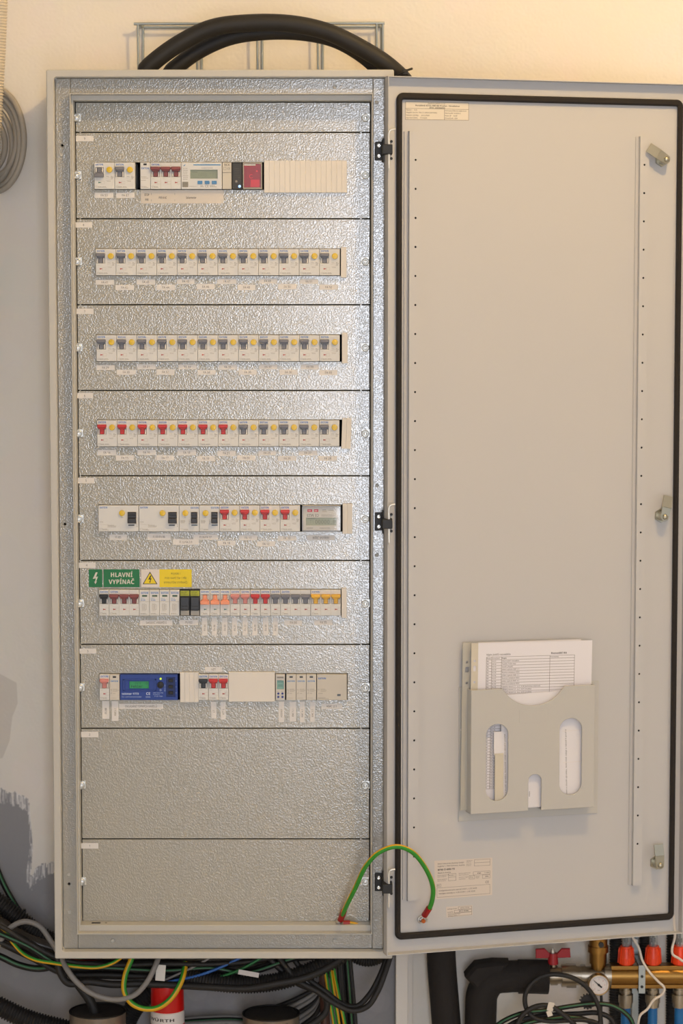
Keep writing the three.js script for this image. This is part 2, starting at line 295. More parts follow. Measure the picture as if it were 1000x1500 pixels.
// stickers: plate, x0, y0, x1, y1 in the photograph, text, options
const fa = (row, list, first) => list.map((q, i) => [row, ...q, 'FA ' + (Array.isArray(first) ? first[i] : first + i)]);
const STICKERS = [
  [9, 111, 199, 137, 207, '9'], [8, 109.5, 325.5, 135, 333.5, '8'], [7, 111, 452, 137, 460, '7'], [6, 111.5, 575.5, 136.5, 583.5, '6'], [5, 113.5, 700, 138.5, 708, '5'], [4, 114, 824, 140, 832, '4'], [3, 116, 950, 141, 957.5, '3'], [2, 118.5, 1072, 144, 1080, '2'], [1, 119, 1235, 144, 1243, '1'],
  [9, 139, 282, 166, 290, 'FA 53'], [9, 170, 282, 197, 290, 'FA 67'],
  ...fa(8, [[140, 410, 167, 417], [169, 417.5, 196, 425], [200, 409, 227, 417], [229, 417, 256.5, 425], [259, 408.5, 285, 416], [288, 416, 314, 424], [318, 408.5, 346, 416], [348, 417, 374, 425], [379, 408, 405, 415.5], [407, 416, 434, 424], [439, 409, 466, 416], [468, 417, 494.5, 424.5]], 41),
  ...fa(7, [[141, 535, 168, 542], [171, 541.5, 198.5, 549], [201, 533.5, 228, 541], [229, 541, 255.5, 549], [261, 534, 288, 541], [289, 542, 316, 549], [320, 534, 347, 541.5], [349.5, 541.5, 376, 549], [379, 534, 406, 541], [409, 541.5, 435.5, 549], [440.5, 534, 467, 541], [467.5, 542, 494, 549.5]], 29),
  ...fa(6, [[143, 659, 170, 667], [169.5, 667, 196, 674.5], [201, 659, 228, 666.5], [228.5, 667, 255, 674.5], [260, 659, 287, 667], [288, 668, 314.5, 675.5], [318, 660, 345, 668], [347, 667, 374, 674.5], [378, 660, 404, 667], [407, 668, 434, 675], [437, 660, 464.5, 667], [466.5, 668, 493.5, 675]], [14, 15, 16, 17, 18, 19, 21, 24, 25, 26, 27, 28]),
  [5, 160, 783, 186, 791, 'FI 85'], [5, 215.5, 781.5, 250, 791, 'FI 05/FA 86'], [5, 253, 790, 291, 798, 'FI 32/FA 3.9'], [5, 283, 783, 319, 790.5, 'FI 06/FA 07'], [5, 318.5, 792, 345, 799, 'FA 18'], [5, 350, 784, 376.5, 791.5, 'FA 11'], [5, 376, 793, 403, 800.5, 'FA 12'], [5, 406.5, 785, 434, 792, 'FA 13'], [5, 449.5, 784, 490.5, 791.5, 'MĚŘIČ SPOTŘEBY', { squeeze: 0.72 }],
  [4, 205, 908.5, 252.5, 916, 'SVODIČ PŘEPĚTÍ', { squeeze: 0.95 }], [4, 263, 908, 290, 915.5, 'FU 02'],
  ...[[295.5, 905, 303.5, 931, '04'], [310, 905, 317.5, 931, '06'], [325, 905, 333, 931, '03'], [339.5, 905, 347.5, 931, '21'], [355, 905, 362.5, 931, '22'], [369.5, 905, 377, 931, '20'], [385, 905, 393, 931, '09'], [399.5, 905, 407, 931, '02']].map((q) => [4, ...q.slice(0, 4), 'FA ' + q[4], { up: 1 }]),
  [4, 416.5, 908.5, 442.5, 915.5, 'FA 08'], [4, 460, 908, 487, 915.5, 'FA 75'],
  [3, 300.5, 977, 325, 984, 'VZT'], [3, 149.5, 1027, 160, 1053, 'FA 88', { up: 1 }], [3, 163.5, 1027, 173.5, 1056, 'KMC6.1', { up: 1 }], [3, 174.2, 1031, 239, 1038.5, 'OVLÁDÁNÍ TOPNÝCH KABELŮ'], [3, 309, 1028, 317, 1052.5, 'LT', { up: 1 }], [3, 323, 1028, 330.5, 1054, 'VZT L', { up: 1 }],
  [3, 408, 1028, 416, 1058, 'HODINY', { up: 1 }], [3, 424, 1028, 433.5, 1057, 'KMC 5.1', { up: 1 }], [3, 439, 1028, 446, 1058, 'KMC 4.1', { up: 1 }], [3, 454, 1028, 461, 1057.5, 'KMC 3.1', { up: 1 }], [3, 470.5, 1031, 501, 1038.5, 'KMC 2.1'],
];
const bounds = [152, 194, 320.5, 446.5, 572, 697, 821, 944, 1067, 1229, 1350.3], planes = {};
const latchGeo = (() => {                                  // square bracket, round nut and slotted core
  const nut = lathe([[0, 0.0078], [0.0028, 0.0078], [0.003, 0.0064], [0.0042, 0.0064], [0.0045, 0.0082], [0.0062, 0.0078], [0.0068, 0.006], [0.0068, 0.001], [0, 0.001]], 24); nut.rotateX(Math.PI / 2);
  return merge([box(-0.0062, -0.0062, 0, 0.0078, 0.0078, 0.0022, 0.0006), nut, box(-0.0005, -0.0022, 0.0076, 0.0005, 0.0022, 0.0083)]);
})();
for (let k = 0; k < 10; k++) {
  const row = k ? 10 - k : 10, y1 = k ? P(320, bounds[k], ZP).y - 0.0009 : RY1 - 0.0105 - 0.0014, y0 = P(320, bounds[k + 1], ZP).y + 0.0009;
  const x0 = RX0 + 0.0042 + 0.0014, x1 = RX1 - 0.0032 - 0.0018, s = rectPath(x0, y0, x1, y1, 0.0008), R = ROWS[row];
  if (R) { const m = 0.0006, e = P(SLOT_END[row], (R.t + R.b) / 2, ZP).x; s.holes.push(rectPath(R.x - m, R.y - m, e, R.y + FACE + m, 0, THREE.Path)); }
  const geos = [slab(s, ZP - 0.0022, ZP, 0.0006)];
  if (k && k < 10) for (const px of [117.5, 528.5]) { const p = P(px, bounds[k], ZP); geos.push(box(p.x - 0.0012, y1 - 0.001, ZP - 0.002, p.x + 0.0012, y1 + 0.0017, ZP - 0.0004)); }
  const pl = planes[row] = cpart(cabinet, 'cover_plate', geos, M.paint);
  const py = [173, 257, 383.5, 509.5, 635, 760, 884, 1007, 1150, 1291][k], lx = P(112 + k * 0.75 + (k > 7 ? 1 : 0), py, ZP), rx = P(535, py, ZP);
  for (const q of [lx, rx]) { const g = latchGeo.clone(); if (q === rx) g.rotateZ(rnd() < 0.6 ? Math.PI / 2 : 0); else g.rotateZ(0); g.translate(q.x, q.y, ZP); cpart(pl, 'turn_latch', g, M.zinc); }
}
for (const [row, ax, ay, bx, by, text, o = {}] of STICKERS) {
  const a = P(ax, ay, ZP), b = P(bx, by, ZP), W = (b.x - a.x) * 1000, H = (a.y - b.y) * 1000;
  const r = print(W, H, (c) => {
    c.fillStyle = '#e0dcd8'; c.fillRect(-1, -1, W + 2, H + 2);
    if (o.up) say(c, text, W / 2 + 0.2, H / 2 + 2, 4.6, { turn: -Math.PI / 2, align: 'center', squeeze: text.length > 5 ? 0.85 : 1, color: '#3a3634' });
    else say(c, text, W / 2, H / 2 + 0.2, text.length < 2 ? 5 : 5.2, { align: 'center', squeeze: o.squeeze ?? (text.length > 9 ? 0.82 : 0.95), color: '#3a3634' });
  });
  const z = bx - ax > 33 && row === 5 && ay < 784 && ax > 270 ? 0.0004 : 0.00025;
  cpart(planes[row], 'sticker', mapTo(box(a.x, b.y, ZP, b.x, a.y, ZP + z), r, a.x, b.y, W / 1000, H / 1000), printed(r, 'paper'));
}
{ // long strip of clear-edged tape with three captions under the top row
  const a = P(206, 277.6, ZP), b = P(327.5, 298, ZP), W = (b.x - a.x) * 1000, H = (a.y - b.y) * 1000;
  const r = print(W, H, (c) => { c.fillStyle = '#d3c9bb'; c.fillRect(-1, -1, W + 2, H + 2); const o = { squeeze: 0.62, align: 'center', bold: true, color: '#3c3836' };
    say(c, 'STOP', 10.5, 9, 5.6, o); say(c, 'FVE', 10.5, 17.5, 5.6, o); say(c, 'FVE-0-AC', 38, 14, 5.4, o); say(c, 'Solarmeter', 87, 14, 5.4, o);
    c.fillStyle = '#777'; for (const x of [18, 58.5]) { c.fillRect(x, 6, 0.5, 3.5); c.fillRect(x, 17, 0.5, 3.5); } });
  cpart(planes[9], 'sticker', mapTo(box(a.x, b.y, ZP, b.x, a.y - 0.0012, ZP + 0.0003), r, a.x, b.y, W / 1000, H / 1000), printed(r, 'gloss'));
}
{ // two warning signs over the main switch
  const sign = (ax, ay, bx, by, draw) => { const a = P(ax, ay, ZP), b = P(bx, by, ZP), W = (b.x - a.x) * 1000, H = (a.y - b.y) * 1000, r = print(W, H, (c) => draw(c, W, H));
    cpart(planes[4], 'warning_sign', mapTo(box(a.x, b.y, ZP, b.x, a.y, ZP + 0.0006), r, a.x, b.y, W / 1000, H / 1000), printed(r, 'plastic')); };
  const bolt = (c, x, y, s, col) => { c.fillStyle = col; c.beginPath(); [[0.1, -1], [0.42, -1], [0.12, -0.22], [0.48, -0.3], [0.14, 0.55], [0.3, 0.5], [0.02, 1], [-0.2, 0.52], [-0.04, 0.6], [0.1, 0.02], [-0.42, 0.12]].forEach(([i, j], n) => n ? c.lineTo(x + i * s, y + j * s) : c.moveTo(x + i * s, y + j * s)); c.fill(); };
  sign(130, 834, 150, 860, (c, W, H) => { c.fillStyle = '#11713f'; c.fillRect(-1, -1, W + 2, H + 2); bolt(c, W / 2 - 0.6, H / 2, 10.4, '#d9d2c6'); });
  sign(151.6, 834, 204.4, 860, (c, W, H) => { c.fillStyle = '#11713f'; c.fillRect(-1, -1, W + 2, H + 2); say(c, 'HLAVNÍ', W / 2, 9.6, 10.8, { bold: true, align: 'center', color: '#d9d2c6', squeeze: 0.98 }); say(c, 'VYPÍNAČ', W / 2, 22, 10.8, { bold: true, align: 'center', color: '#d9d2c6', squeeze: 0.98 }); });
  sign(206.6, 834, 280.8, 860, (c, W, H) => { c.fillStyle = '#ded5cc'; c.fillRect(-1, -1, W + 2, H + 2); c.fillStyle = '#e8ce12'; c.fillRect(32, -1, W, H + 2);
    c.fillStyle = '#26221c'; c.beginPath(); c.moveTo(15.5, 4); c.lineTo(28.5, 26); c.lineTo(2.5, 26); c.fill(); c.fillStyle = '#e8ce12'; c.beginPath(); c.moveTo(15.5, 6.4); c.lineTo(26.4, 24.9); c.lineTo(4.6, 24.9); c.fill(); bolt(c, 15.2, 17.5, 6.6, '#26221c');
    for (const [s, y] of [['POZOR !', 7.5], ['POD NAPĚTÍM I PŘI', 15.3], ['VYPNUTÉM VYPÍNAČI', 23]]) say(c, s, (32 + W) / 2, y, 4.9, { align: 'center', color: '#4b431c', squeeze: 0.88 }); });
}
// DIN rails behind the cover plates, coloured dark for the shade in the gaps
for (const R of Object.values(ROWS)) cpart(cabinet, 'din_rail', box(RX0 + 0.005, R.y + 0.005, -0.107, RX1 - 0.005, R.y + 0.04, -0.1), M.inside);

// ---------------------------------------------------------------- the open door
const DH = 1.512, DY0 = 0.3424, DU0 = -0.0187, DU1 = 0.5254 + 0.0125;
const door = new THREE.Group(); door.name = 'door'; cabinet.add(door);
door.position.set(DOOR.x - CO.x, 0 - CO.y, DOOR.z - CO.z); door.rotation.y = DOOR.a;
{
  const L = 0.0175, t = 0.0014;
  part(door, 'door_panel', [box(DU0, DY0, -0.0035, DU1, DY0 + DH, 0), box(DU0, DY0, -0.0035, DU0 + t, DY0 + DH, L, 0.0004), box(DU1 - t, DY0, -0.0035, DU1, DY0 + DH, L, 0.0004),
    box(DU0, DY0, -0.0035, DU1, DY0 + t, L, 0.0004), box(DU0, DY0 + DH - t, -0.0035, DU1, DY0 + DH, L, 0.0004)], M.door);
  const gy0 = 0.3661, gy1 = 0.3661 + 1.462, gw = 0.5254, g = rectPath(0, gy0, gw, gy1, 0.012); g.holes.push(rectPath(0.0098, gy0 + 0.0115, gw - 0.0098, gy1 - 0.0115, 0.003, THREE.Path));
  part(door, 'gasket', slab(g, 0.0002, 0.0085, 0.003), M.foam);
  // two punched stiffening rails
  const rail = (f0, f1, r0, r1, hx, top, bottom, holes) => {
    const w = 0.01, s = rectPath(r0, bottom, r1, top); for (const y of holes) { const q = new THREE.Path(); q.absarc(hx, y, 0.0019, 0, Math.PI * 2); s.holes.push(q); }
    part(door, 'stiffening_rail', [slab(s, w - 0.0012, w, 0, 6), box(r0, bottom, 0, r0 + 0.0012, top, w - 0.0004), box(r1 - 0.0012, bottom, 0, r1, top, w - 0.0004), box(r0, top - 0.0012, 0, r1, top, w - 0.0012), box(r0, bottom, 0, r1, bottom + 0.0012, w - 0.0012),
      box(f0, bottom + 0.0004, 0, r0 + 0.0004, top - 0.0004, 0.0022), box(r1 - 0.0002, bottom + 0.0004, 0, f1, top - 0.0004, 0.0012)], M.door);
    part(door, 'rail_hole_shade', box(r0 + 0.0013, bottom + 0.0013, 0.0002, r1 - 0.0013, top - 0.0013, 0.001), M.black);  // black sheet added behind the holes to stand in for their shade
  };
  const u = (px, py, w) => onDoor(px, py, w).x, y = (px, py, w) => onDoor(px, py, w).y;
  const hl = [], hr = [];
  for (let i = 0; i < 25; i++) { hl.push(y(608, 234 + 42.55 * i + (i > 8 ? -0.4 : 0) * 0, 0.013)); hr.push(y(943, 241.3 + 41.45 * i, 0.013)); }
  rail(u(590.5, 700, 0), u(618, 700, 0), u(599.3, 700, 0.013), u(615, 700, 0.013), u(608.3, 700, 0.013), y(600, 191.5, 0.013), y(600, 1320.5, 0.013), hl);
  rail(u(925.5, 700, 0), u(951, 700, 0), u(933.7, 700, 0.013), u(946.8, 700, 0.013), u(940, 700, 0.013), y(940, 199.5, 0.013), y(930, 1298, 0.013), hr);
  // cam latches: hexagon nut, barrel, flat cam on a screw
  for (const [px, py, turn] of [[972, 233, 1.0], [971, 754, -0.22], [964, 1262, 0.05]]) {
    const o = onDoor(px - 4, py + 1, 0), nut = cyl(0.0125, 0.0125, 0.005, 6); nut.rotateX(Math.PI / 2); nut.translate(0, 0, 0.0028);
    const barrel = disc(0, 0, 0.0045, 0.018, 0.0088); const cam = new THREE.Shape(); cam.moveTo(-0.0085, -0.007); cam.absarc(0, 0, 0.0085, Math.PI * 1.15, -Math.PI * 0.15); cam.lineTo(0.0085, 0.012); cam.lineTo(0.009, 0.016); cam.lineTo(-0.009, 0.016); cam.lineTo(-0.0085, 0.01); cam.closePath();
    const c1 = slab(cam, 0.018, 0.0205, 0.0005), c2 = box(-0.0088, 0.0, 0.0, 0.0088, 0.021, 0.0025, 0.0006); c2.rotateX(-0.16); c2.translate(0, 0.0155, 0.0182);
    const head = lathe([[0, 0.0056], [0.002, 0.0056], [0.0022, 0.0045], [0.0044, 0.0045], [0.0052, 0.002], [0.0052, 0]], 6); head.rotateX(Math.PI / 2); head.translate(0, -0.001, 0.0203);
    const arm = merge([c1, c2, head]); arm.rotateZ(turn);
    const place = (g) => { g.translate(o.x, o.y, 0); return g; };
    const latch = part(door, 'cam_latch', [place(merge([nut, barrel])), place(arm)], M.yellowzinc);
    latch.userData.label = 'zinc cam latch';
  }
  // earth stud
  const e = onDoor(617, 1347, 0);
  part(door, 'earth_stud', [disc(e.x, e.y, 0, 0.003, 0.0055), disc(e.x, e.y, 0.003, 0.013, 0.0032)], M.zinc);
  part(door, 'earth_nut', disc(e.x, e.y, 0.0085, 0.0138, 0.0042, 0.0036, 6), std('#b8622c', 0.4, { metalness: 0.6 }));
  // stickers on the door
  const note = (pts, W, H, draw, mat = 'paper') => {          // pts: top left, top right, bottom right, bottom left in the photograph
    const q = pts.map((p) => onDoor(p[0], p[1], 0.0003)), r = print(W, H, draw), g = new THREE.BufferGeometry(), b = q.map((p) => V(p.x, p.y, 0.0001));
    const tri = [], uv = [], face = (l, t) => l.forEach((p, i) => { tri.push(p.x, p.y, p.z); uv.push(...t[i]); });
    const T = [[r.u0, r.v1], [r.u1, r.v1], [r.u1, r.v0], [r.u0, r.v0]];
    face([q[0], q[3], q[2], q[0], q[2], q[1]], [T[0], T[3], T[2], T[0], T[2], T[1]]);
    for (let i = 0; i < 4; i++) { const j = (i + 1) % 4; face([q[i], q[j], b[j], q[i], b[j], b[i]], [T[0], T[0], T[0], T[0], T[0], T[0]]); }
    g.setAttribute('position', new THREE.Float32BufferAttribute(tri, 3)); g.setAttribute('uv', new THREE.Float32BufferAttribute(uv, 2)); g.computeVertexNormals();
    part(door, 'sticker', g, printed(r, mat));
  };
  note([[593.5, 148.4], [686.6, 150.5], [686.4, 176.6], [593.3, 175.2]], 110, 31, (c, W, H) => {
    c.fillStyle = '#d8d0c2'; c.fillRect(-1, -1, W + 2, H + 2); c.strokeStyle = '#4c463c'; c.lineWidth = 0.5; c.strokeRect(0.4, 0.4, W - 0.8, H - 0.8); c.beginPath(); c.moveTo(0, 11.8); c.lineTo(W, 11.8); c.moveTo(67.5, 11.8); c.lineTo(67.5, H); c.stroke();
    const o = { color: '#2b2722', bold: true, align: 'center', squeeze: 1.15 };
    say(c, 'Elektro JANO s.r.o.', 54, 2.8, 3, { ...o, color: '#85796a' }); say(c, 'Korybná 47/2 100 00 Praha - Strašnice', W / 2 + 0.5, 6.6, 3.3, { ...o, squeeze: 1.3 }); say(c, 'IČO: 26926059', W / 2, 10.2, 3.1, { ...o, squeeze: 1.3 });
    [['Název :   R-A', 14.2], ['Napětí Un,Fn: TN-C-S 400/230/50Hz', 18.7], ['Datum výroby:    24.2.2026', 23.2], ['Výrobní číslo:    77/2026', 27.6]].forEach(([s, y]) => say(c, s, 1.6, y, 3.1, { squeeze: 1.08 }));
    [['Ochrana:ČSN 33 2000-4-41', 14.8], ['Norma:IEC 61439-3', 19], ['Krytí: IP    54/IP', 23.4], ['Proud InA:  63A', 27.6]].forEach(([s, y]) => say(c, s, 68.5, y, 3.1, { squeeze: 1 }));
  });
  note([[636, 1261], [720.8, 1256.3], [720.6, 1311], [636.5, 1317.5]], 100, 66, (c, W, H) => {
    c.fillStyle = '#d3c9bf'; c.fillRect(-1, -1, W + 2, H + 2); c.strokeStyle = '#6a635c'; c.lineWidth = 0.4;
    say(c, 'Eaton Industries (Austria) GmbH', 5.5, 5.6, 3.3, { squeeze: 0.95 }); say(c, 'Eugenia 1, 3943 Schrems, Austria', 5.5, 10, 3.3, { squeeze: 0.95 }); say(c, 'BPM-O-600/15', 5.5, 16, 4.4, { bold: true }); say(c, 'Made in Austria', 5.5, 21.5, 3.2);
    for (const [x, y, w, h] of [[69, 2, 27, 5.5], [69, 7.5, 27, 5.5], [24, 24, 13, 6], [24, 30, 13, 6], [67, 23, 29, 6], [60, 29.5, 9, 6], [83, 29.5, 13, 6], [4, 40.5, 7, 4.5], [4, 47, 92, 16]]) c.strokeRect(x, y, w, h);
    [['Auftrags-Nr.', 55, 3], ['Order no.', 55, 5.5], ['Serien-Nr.', 55, 9], ['Serial no.', 55, 11.5], ['Bemessungsspannung', 5, 25.5], ['Rated voltage Un', 5, 28], ['Bemessungsstrom', 5, 32.5], ['Rated current In', 5, 35], ['Bemessungsstrom InA', 42, 24.5], ['Rated frequency fn', 42, 27.5], ['Schutzart / Degree', 42, 31.5], ['of protection', 42, 34.5], ['Gewicht', 71, 31.5], ['Weight', 71, 34]].forEach(([s, x, y]) => say(c, s, x, y, 2, { color: '#544e49' }));
    say(c, '400/690 V', 25, 27, 2.2); say(c, '630A', 74, 26, 2.8, { bold: true }); say(c, '111000', 86, 26, 2.6); say(c, 'IP 55', 61, 32.5, 2.5); say(c, 'IP55', 88, 32.5, 2.6, { bold: true }); say(c, 'CE', 88, 42.5, 5.5); say(c, 'EAC', 4.6, 42.8, 2.6);
    say(c, 'Schaltgerätekombination nach IEC 61439-1, -2, IEC 62208', 7, 52, 3, { squeeze: 0.86 }); say(c, 'Switchgear assembly acc. to IEC 61439-1, -2, IEC 62208', 7, 56.8, 3, { squeeze: 0.86 });
  });
  note([[653, 1328.5], [691.5, 1325.8], [692, 1340.5], [653.8, 1344.2]], 45, 19, (c, W, H) => {
    c.fillStyle = '#d3c9bf'; c.fillRect(-1, -1, W + 2, H + 2); c.strokeStyle = '#5c5650'; c.lineWidth = 0.4; for (const [x, y, w, h] of [[21, 1.5, 22.5, 5.2], [14, 7.5, 29.5, 4.6], [3, 12.8, 40.5, 5]]) c.strokeRect(x, y, w, h);
    say(c, 'Auftrags-/Order', 2, 4.4, 2.4); say(c, '43556-10394', 24, 4.2, 2.7); say(c, 'Serial No.', 2, 10, 2.4); say(c, 'BP-O-15/600', 22, 9.8, 2.8, { bold: true }); say(c, 'Eaton Industries GmbH', 4, 14.5, 1.9); say(c, 'Schrems, Austria', 4, 16.6, 1.9);
  });
  note([[621.5, 1342.5], [626.5, 1342.2], [626.5, 1350.8], [621.5, 1351.2]], 6, 9, (c) => { c.fillStyle = '#bdb6a9'; c.fillRect(-1, -1, 9, 12); c.fillStyle = '#6d675e'; c.fillRect(2.8, 1, 0.5, 3.4); c.fillRect(0.6, 4.4, 5, 0.5); c.fillRect(1.5, 5.9, 3.2, 0.5); c.fillRect(2.4, 7.3, 1.4, 0.5); });
}
// three black hinges, each with its pin
for (const py of [221, 764, 1292.5]) {
  const p = P(549, py, -0.014), q = P(560, py, 0), r = P(565.5, py, 0.0), e = P(573.5, py, 0.02), Y = p.y;
  const h = cpart(cabinet, 'hinge', [box(p.x, Y - 0.0157, -0.02, q.x + 0.003, Y + 0.0157, -0.0135, 0.001), box(q.x - 0.0005, Y - 0.02, -0.0195, r.x, Y + 0.02, 0.004, 0.0015), disc((q.x + r.x) / 2 + 0.001, Y, 0, 0.001, 0.001),
    box(q.x - 0.001, Y - 0.0085, 0.002, e.x + 0.0012, Y + 0.008, 0.0345, 0.0015)], M.black);
  for (const dy of [0.0087, -0.0087]) {
    const s = P(554.7, py, -0.0135), g = lathe([[0, 0.0006], [0.0015, 0.0006], [0.0016, 0.002], [0.003, 0.002], [0.0036, 0.001], [0.0036, -0.001]], 20); g.rotateX(Math.PI / 2); g.translate(s.x, Y + dy, -0.0128); cpart(h, 'hinge_screw', g, M.chrome);
    const b = P(572.6, py, 0.009), k = disc(b.x + 0.0005, Y + dy * 1.65, 0.0045, 0.0095, 0.0024); cpart(h, 'door_bolt', k, M.black);
  }
  const a = P(569.5, py, 0.026), top = Y + 0.0325;
  cpart(h, 'hinge_pin', [tube([V(a.x, Y - 0.032, 0.0298), V(a.x, Y, 0.0298), V(a.x, Y + 0.0275, 0.0298), V(a.x + 0.0023, top - 0.001, 0.0298), V(a.x + 0.0105, top + 0.001, 0.029)], 0.0019, { n: 30, m: 10 }),
    (() => { const g = cyl(0.0002, 0.0019, 0.005, 10); g.translate(a.x, Y - 0.0344, 0.0298); return g; })()], M.steel);
}

// ---------------------------------------------------------------- devices on the rails (built in millimetres of their own face, origin at the lower left corner)
const mm = 0.001, FH = FACE * 1000;
const CREAM = '#d8d7d4', INK = '#8b867c', BLUE = '#145cb4';
function faceGeo(w, reg, holes = [], depth = 0.058) {      // front plate with openings, and the housing behind it
  const W = w * mm, s = rectPath(0.00018, 0, W - 0.00018, FACE, 0.0009);
  for (const [x0, y0, x1, y1] of holes) s.holes.push(rectPath(x0 * mm, (FH - y1) * mm, x1 * mm, (FH - y0) * mm, 0, THREE.Path));
  const g = slab(s, -0.006, 0, 0.0005, 3), b = box(0.00018, 0, -depth, W - 0.00018, FACE, -0.006);
  return mapTo(merge([g, b]), reg, 0, 0, W, FACE);
}
const rb = (x0, y0, x1, y1, z0, z1, r = 0.5) => box(x0 * mm, (FH - y1) * mm, z0 * mm, x1 * mm, (FH - y0) * mm, z1 * mm, r * mm);   // y down from the top edge
const knob = (x, y, r, z1) => { const g = lathe([[0, z1 * mm], [(r - 0.5) * mm, z1 * mm], [r * mm, (z1 - 0.5) * mm], [r * mm, -0.001], [0, -0.001]], 28); g.rotateX(Math.PI / 2); g.translate(x * mm, (FH - y) * mm, 0); return g; };
const logo = (c, x = 2.4, y = 3.6) => say(c, 'EATON', x, y, 4.3, { bold: true, color: BLUE, squeeze: 0.95 });
function flag(c, x, y, down) {                             // window of the position flag
  c.strokeStyle = '#b3aca0'; c.lineWidth = 0.3; c.strokeRect(x + 4.2, y - 2.4, 6.4, 4.8);
  c.fillStyle = down ? '#2c6b62' : '#a3271f'; c.beginPath(); c.moveTo(x, y - 1.3); c.lineTo(x + 5.6, y); c.lineTo(x, y + 1.3); c.fill();
  c.fillStyle = '#c2bcb0'; c.fillRect(x - 4.4, y - 6.8, 3.6, 0.6);
}
function fine(c, x, y, n, len, step = 1.5, col = INK) { c.fillStyle = col; let k = 7; for (let i = 0; i < n; i++) { let q = x; const e = x + len * (0.7 + 0.3 * ((i * 37) % 10) / 10); while (q < e) { k = (k * 29 + 11) % 37; const w = 0.5 + (k % 5) * 0.22; c.fillRect(q, y + i * step, w, 0.75); q += w + 0.4; } } }
const base = (c, w, h) => { c.fillStyle = CREAM; c.fillRect(-1, -1, w + 2, h + 2); };
function pole(c, x, { down = false, text = true, name = true } = {}) {
  if (name) logo(c, x + 2.2);
  flag(c, x + 7, 34.2, down);
  if (text) { c.strokeStyle = INK; c.lineWidth = 0.35; c.strokeRect(x + 2.5, 40.2, 3.2, 2.2); fine(c, x + 6.4, 40.8, 2, 8, 1.3); }
}
const WIN = (x) => [x + 1.6, 8.2, x + 15.8, 24.6];         // opening around a lever
const posts = (x) => [rb(x + 2.1, 16, x + 4.6, 24.3, -5.8, -1), rb(x + 12.8, 16, x + 15.3, 24.3, -5.8, -1)];
const postsDown = (x) => [rb(x + 2.1, 8.6, x + 4.6, 17, -5.8, -1), rb(x + 12.8, 8.6, x + 15.3, 17, -5.8, -1)];
function lever(x, down = false, w = 15.6) {                // broad finger plate on a narrow stem
  const a = x + 8.75 - w / 2, b = a + w;
  if (down) return [rb(a, 18.6, b, 25.2, -3, 6.2, 0.9), rb(a + 2.2, 16.8, b - 2.2, 20, -3, 4, 0.7), rb(x + 5.3, 9, x + 12.2, 19, -5.9, 0.4, 0.6)];
  return [rb(a, 7.4, b, 12.6, -3, 6.2, 0.9), rb(a + 1.8, 11.6, b - 1.8, 15, -3, 4, 0.7), rb(x + 5.3, 13, x + 12.2, 24, -5.9, 0.4, 0.6)];
}
const protos = {};
function proto(key, w, draw, holes, build) {               // builds a kind once; later ones are clones
  return protos[key] ??= (() => { const r = print(w, FH, (c) => { base(c, w, FH); draw(c); }), g = new THREE.Group(); part(g, 'housing', faceGeo(w, r, holes), printed(r)); build(g); return g; })();
}
function put(p, name, label, category, row, x, group) {
  const o = p.clone(); o.name = numbered(name); const R = ROWS[row]; o.position.set(R.x + x * MOD, R.y, FZ); o.userData = {}; scene.add(o); return tag(o, label, category, group);
}
const COLOURS = { grey: M.grey, red: M.red, 'dark red': M.darkred, pink: M.pink, salmon: M.salmon, yellow: M.yellow, black: M.blackGloss };
const rcbo = (col, down = false) => proto('rcbo' + col + down, 35, (c) => { pole(c, 0, { down }); fine(c, 21, 23.5, 1, 6); fine(c, 28.5, 23, 4, 4, 1.5); fine(c, 22, 31.5, 1, 8); c.strokeStyle = '#a49e93'; c.lineWidth = 0.3; c.beginPath(); c.moveTo(20, 27); c.lineTo(27, 25.5); c.moveTo(20, 31); c.lineTo(30, 28.6); c.stroke(); fine(c, 14, 40.8, 2, 7, 1.3); },
  [WIN(0)], (g) => { part(g, 'lever_guide', down ? postsDown(0) : posts(0), M.cream); part(g, 'lever', lever(0, down), COLOURS[col]); part(g, 'test_button', knob(26.4, 12.4, 5.1, 3.4), M.amber); });
const breaker = (col, n = 1, { down = false, names = [0], tie = false } = {}) => proto('mcb' + col + n + down + names, n * 17.5, (c) => { for (let i = 0; i < n; i++) pole(c, i * 17.57, { down, name: names.includes(i), text: !i }); if (n > 1) { c.fillStyle = '#b5aea1'; for (let i = 1; i < n; i++) c.fillRect(i * 17.57 - 0.2, 0, 0.4, FH); } },
  Array.from({ length: n }, (_, i) => WIN(i * 17.57)), (g) => { for (let i = 0; i < n; i++) { part(g, 'lever_guide', down ? postsDown(i * 17.57) : posts(i * 17.57), M.cream); const l = lever(i * 17.57, down, n > 1 ? 16.2 : 15.6); if (tie && i < n - 1) l.push(rb(i * 17.57 + 14, 8.6, i * 17.57 + 21, 10.4, 2, 4.6, 0.4)); part(g, 'lever', l, COLOURS[col]); } });
const rocker = (g, x0, x1) => { part(g, 'toggle_surround', [rb(x0 - 0.9, 10.4, x1 + 0.9, 32, -0.5, 1, 0.5)], M.cream); part(g, 'toggle', [rb(x0, 11.2, x1, 31.2, -0.5, 2.2, 0.6), rb(x0 + 0.3, 12, x1 - 0.3, 17, 0, 4, 0.8), rb(x0 + 0.1, 21.5, x1 - 0.1, 30.6, 0, 7.4, 1.2)], M.toggle); };

